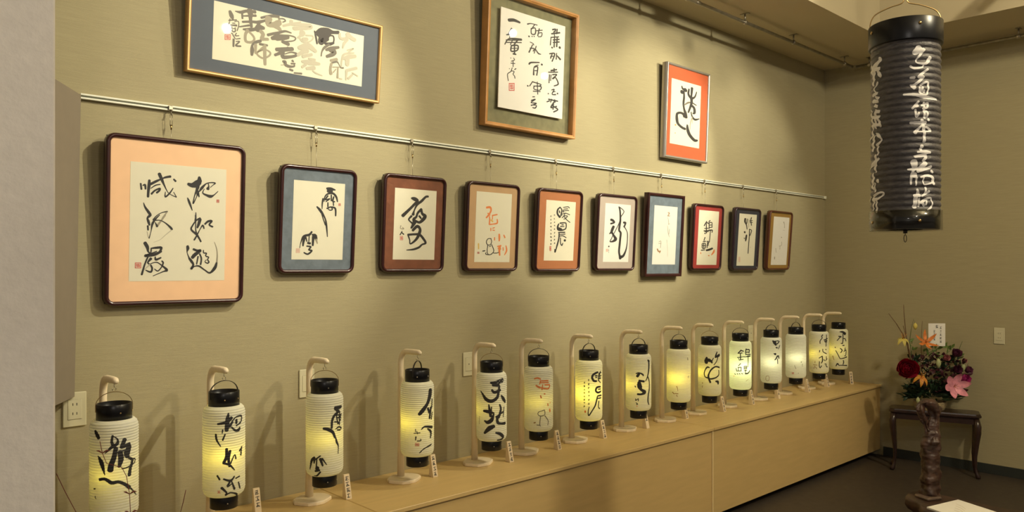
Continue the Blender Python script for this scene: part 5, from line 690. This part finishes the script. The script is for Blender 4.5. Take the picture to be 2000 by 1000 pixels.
for i in range(190):
    p = at(rnd.uniform(1786, 1888), rnd.uniform(704, 778), rnd.uniform(-.06, .03)); leafmb(mb, p, (rnd.uniform(-1, 1), rnd.uniform(-1, .3), rnd.uniform(-.5, .8)), rnd.uniform(.04, .07), rnd.uniform(.010, .018), rnd)
tag(mb.build('foliage', LEAF, FA), kind='stuff')
for i in range(36):
    p = at(rnd.uniform(1822, 1880), rnd.uniform(684, 712), rnd.uniform(-.03, .05)); leafmb(mb2, p, (rnd.uniform(-.6, 1), rnd.uniform(-1, .2), rnd.uniform(-.1, .8)), .045, .010, rnd)
for i in range(14):
    p = at(rnd.uniform(1790, 1830), rnd.uniform(676, 700), rnd.uniform(-.02, .03)); leafmb(mb2, p, (rnd.uniform(-1, .6), rnd.uniform(-1, .2), rnd.uniform(0, .8)), .04, .009, rnd)
tag(mb2.build('fresh_foliage', LEAF2, FA), kind='stuff', label='lighter green leaves')
mb = MB()
for i in range(90):
    p = at(rnd.uniform(1798, 1832), rnd.uniform(692, 736), rnd.uniform(.0, .09)); mb.lathe([(.001, -.003), (.004, 0), (.001, .003)], 6, M=Matrix.Translation(p))
tag(mb.build('tiny_blossoms', GYPS, FA), kind='stuff', label='pale pinkish tiny blossoms')
mb = MB()
for i in range(150):
    p = at(rnd.uniform(1797, 1888), rnd.uniform(700, 765), rnd.uniform(-.02, .08)); leafmb(mb, p, (rnd.uniform(-1, 1), rnd.uniform(-1, .2), rnd.uniform(-.3, .8)), .04, .012, rnd)
tag(mb.build('wine_foliage', mat('wine_leaf', (.07, .015, .022), .5, var=.4, vscale=30), FA), kind='stuff', label='wine red leaves')
# gift card on a stick
p = at(1840, 665, .02); cw, ch = 15*SX, 20*SX
MB().tube([at(1840, 760, .0), at(1840, 690, .015), p + Vector((0, .003, 0))], .0018, 6).build('card_stick', STEM, FA)
MB().box(p.x - cw, p.x + cw, p.y - .0015, p.y, p.z - ch, p.z + ch).build('message_card', WHITER, FA)
mb = MB(); lift = [0]; rnd = random.Random(77); pl = lambda x, y, l: (p.x + x, p.y - .0019 - l, p.z + y)
glyph(mb, -.002, ch*.72, .026, rnd, pl, lift)
for j in range(5): glyph(mb, cw*.45, ch*.62 - j*.026, .018, rnd, pl, lift)
for j in range(4): glyph(mb, -cw*.30, ch*.30 - j*.020, .017, rnd, pl, lift)
mb.build('card_writing', INK['k'], FA)

# ---------------------------------------------------------------- root-wood low table, carved post, white sheet
LT = .35
lt = empty('root_table', (4.15, -1.9, 0), label='low dark root-wood table with an irregular edge at the bottom right', cat='table')
out = [(4.148, -1.50), (4.25, -1.465), (4.354, -1.50), (4.345, -1.62), (4.335, -1.75), (4.33, -1.90), (4.36, -2.1), (4.30, -2.35), (4.05, -2.42), (3.85, -2.3), (3.78, -2.05), (3.86, -1.85), (3.98, -1.72), (4.02, -1.62), (4.10, -1.58)]
cr = cat_rom([(x - 4.15, y + 1.9, 0) for x, y in out + out[:1]], .03)[:-1]; n = len(cr)
def slab(s_, z, ph): return [(x*s_ + .006*noise.noise((x*14, y*14, ph)), y*s_ + .006*noise.noise((y*14, x*14, ph)), z) for x, y, _ in cr]
lvl = [(.90, LT - .062, 3), (.97, LT - .05, 2), (1.0, LT - .03, 1), (.99, LT - .008, 1), (.975, LT, 0)]
vs = [p for s_, z, ph in lvl for p in slab(s_, z, ph)]
MB().add(vs, [(k*n+j, (k)*n+(j+1) % n, (k+1)*n+(j+1) % n, (k+1)*n+j) for k in range(4) for j in range(n)] + [tuple(range(n-1, -1, -1)), tuple(4*n+j for j in range(n))], True).build('table_slab', ROOTWOOD, lt)
for (x, y) in ((4.22, -1.62), (4.24, -2.2), (3.93, -2.0)):
    MB().tube([(x - 4.15, y + 1.9, LT - .055), (x - 4.16, y + 1.91, .2), (x - 4.14, y + 1.88, .1), (x - 4.15, y + 1.9, .001)], [.055, .04, .045, .06], 12).build('leg', ROOTWOOD, lt)
pa = empty('paper_sheet', (4.11, -1.80, LT + .0008), label='white sheet of paper lying on the low dark table', cat='paper')
e1 = Vector((-.246, .064, 0)); e2 = Vector((-.066, -.151, 0))*2.1; c0 = Vector((4.287, -1.70, 0)) - Vector((4.11, -1.80, 0))
q4 = [c0, c0 + e1, c0 + e1 + e2, c0 + e2]
MB().add([(p_.x, p_.y, z) for z in (0, .008) for p_ in q4], [(3, 2, 1, 0), (4, 5, 6, 7), (0, 1, 5, 4), (1, 2, 6, 5), (2, 3, 7, 6), (3, 0, 4, 7)]).build('sheet', WHITER, pa)
mb = MB()
for j in range(4):
    a = c0 + e1*(.3 + .12*j) + e2*(.12 + .05*j); b_ = a + e2*.2 + e1*.1; mb.strip([(a.x, a.y, .0083), ((a.x+b_.x)/2 + .01, (a.y+b_.y)/2, .0083), (b_.x, b_.y, .0083)], (1, 0, 0), .004, .0003)
mb.build('faint_print', mat('faint_print', (.70, .62, .50), .8), pa)
# carved post
cp = empty('carved_post', (4.273, -1.575, LT + .0005), label='knotty carved root-wood post standing on the corner of the low dark table', cat='sculpture')
def knot(pts, rads, n=40, amp=.011, sc=26, name='trunk', seed=0):
    C = cat_rom([(p[0], p[2], r) for p, r in zip(pts, rads)], .0035); Cy = cat_rom([(p[1], p[2], r) for p, r in zip(pts, rads)], .0035); vs = []
    for i, ((x, z, r), (y, _, _)) in enumerate(zip(C, Cy)):
        for j in range(n):
            a = 2*math.pi*j/n; d = Vector((math.cos(a), math.sin(a)*.8, 0)); q = Vector((x, y, z)) + d*r
            k = noise.fractal(q*sc + Vector((seed, 0, 0)), .9, 2.0, 3)*amp + .0035*math.sin(a*4 + z*9)
            vs.append(q + d*k)
    m = len(C); MB().add(vs, [(k*n+j, k*n+(j+1) % n, (k+1)*n+(j+1) % n, (k+1)*n+j) for k in range(m-1) for j in range(n)] + [tuple(range(n-1, -1, -1)), tuple((m-1)*n+j for j in range(n))], True).build(name, ROOTWOOD, cp)
ax = Vector((.7316, -.6818, 0))   # horizontal direction along which the upper limbs spread
def A(u, z, w=0): return tuple(ax*u + Vector((-.68, -.73, 0))*w + Vector((0, 0, z)))
knot([A(0, .0), A(.0, .06), A(.002, .14), A(.0, .22), A(.004, .29), A(.014, .35), A(.022, .41), A(.016, .455), A(.0, .485), A(-.012, .50)], [.055, .052, .054, .052, .057, .036, .028, .040, .046, .030], name='trunk')
knot([A(-.018, .325, .01), A(-.030, .36, .015), A(-.048, .41, .015), A(-.062, .45, .015), A(-.050, .485, .01), A(-.02, .492, .01)], [.012, .014, .017, .022, .026, .022], name='side_limb', seed=4)
knot([A(-.005, .27, .035), A(.0, .29, .045), A(.005, .315, .04)], [.012, .028, .012], name='carved_boss', seed=8)
MB().box(-.05, .045, -.055, .03, 0, .014, bev=.004, M=rotz(-25) @ T(-.035, -.01, 0)).build('foot_block', mat('worn_block', (.13, .085, .06), .5, var=.3, vscale=20), cp)

# ---------------------------------------------------------------- budding twigs at the left end of the plinth
VX, VY = .60, -.40
tv = empty('twig_vase', (VX, VY, PT + .0005), label='small vase of thin red-brown budding twigs in front of the nearest lantern', cat='vase')
MB().lathe([(.02, 0), (.03, .01), (.032, .04), (.016, .075), (.014, .095), (.017, .10)], 24).build('vase', mat('dark_glaze', (.04, .03, .025), .3), tv)
TW = mat('red_twig', (.16, .030, .022), .6)
def raypt(u, v, dist):   # real point at a given distance in front of the camera along a view direction
    t = (u - 1000)/1500; q = (v - 522)/1500; c_, s_ = math.cos(R(YAW)), math.sin(R(YAW))
    return Vector((dist*(c_ + t*s_), CAM_Y + dist*(s_ - t*c_), CAM_Z - dist*q)) - Vector((VX, VY, PT + .0005))
base = Vector((0, 0, .08))
for pts in ([(110, 925), (128, 962), (150, 1003)], [(195, 862), (200, 885), (208, 905), (238, 913), (247, 930), (253, 965), (255, 1003)], [(363, 957), (358, 980), (352, 1003)]):
    P = [raypt(u, v, 2.28) for u, v in pts]; P2 = P + [P[-1].lerp(base, .5) + Vector((0, 0, -.02)), base]
    mb = MB().tube(P2, .0011, 6)
    for k in (1, len(P)-2, len(P)-1):
        if len(P) > 3:
            q = P[k]; mb.tube([q, q + Vector((.012, 0, .006)), q + Vector((.020, 0, .004))], [.0012, .003, .0008], 6); mb.tube([q, q + Vector((-.010, 0, .008)), q + Vector((-.016, 0, .010))], [.0012, .0026, .0008], 6)
    mb.build('twig', TW, tv)
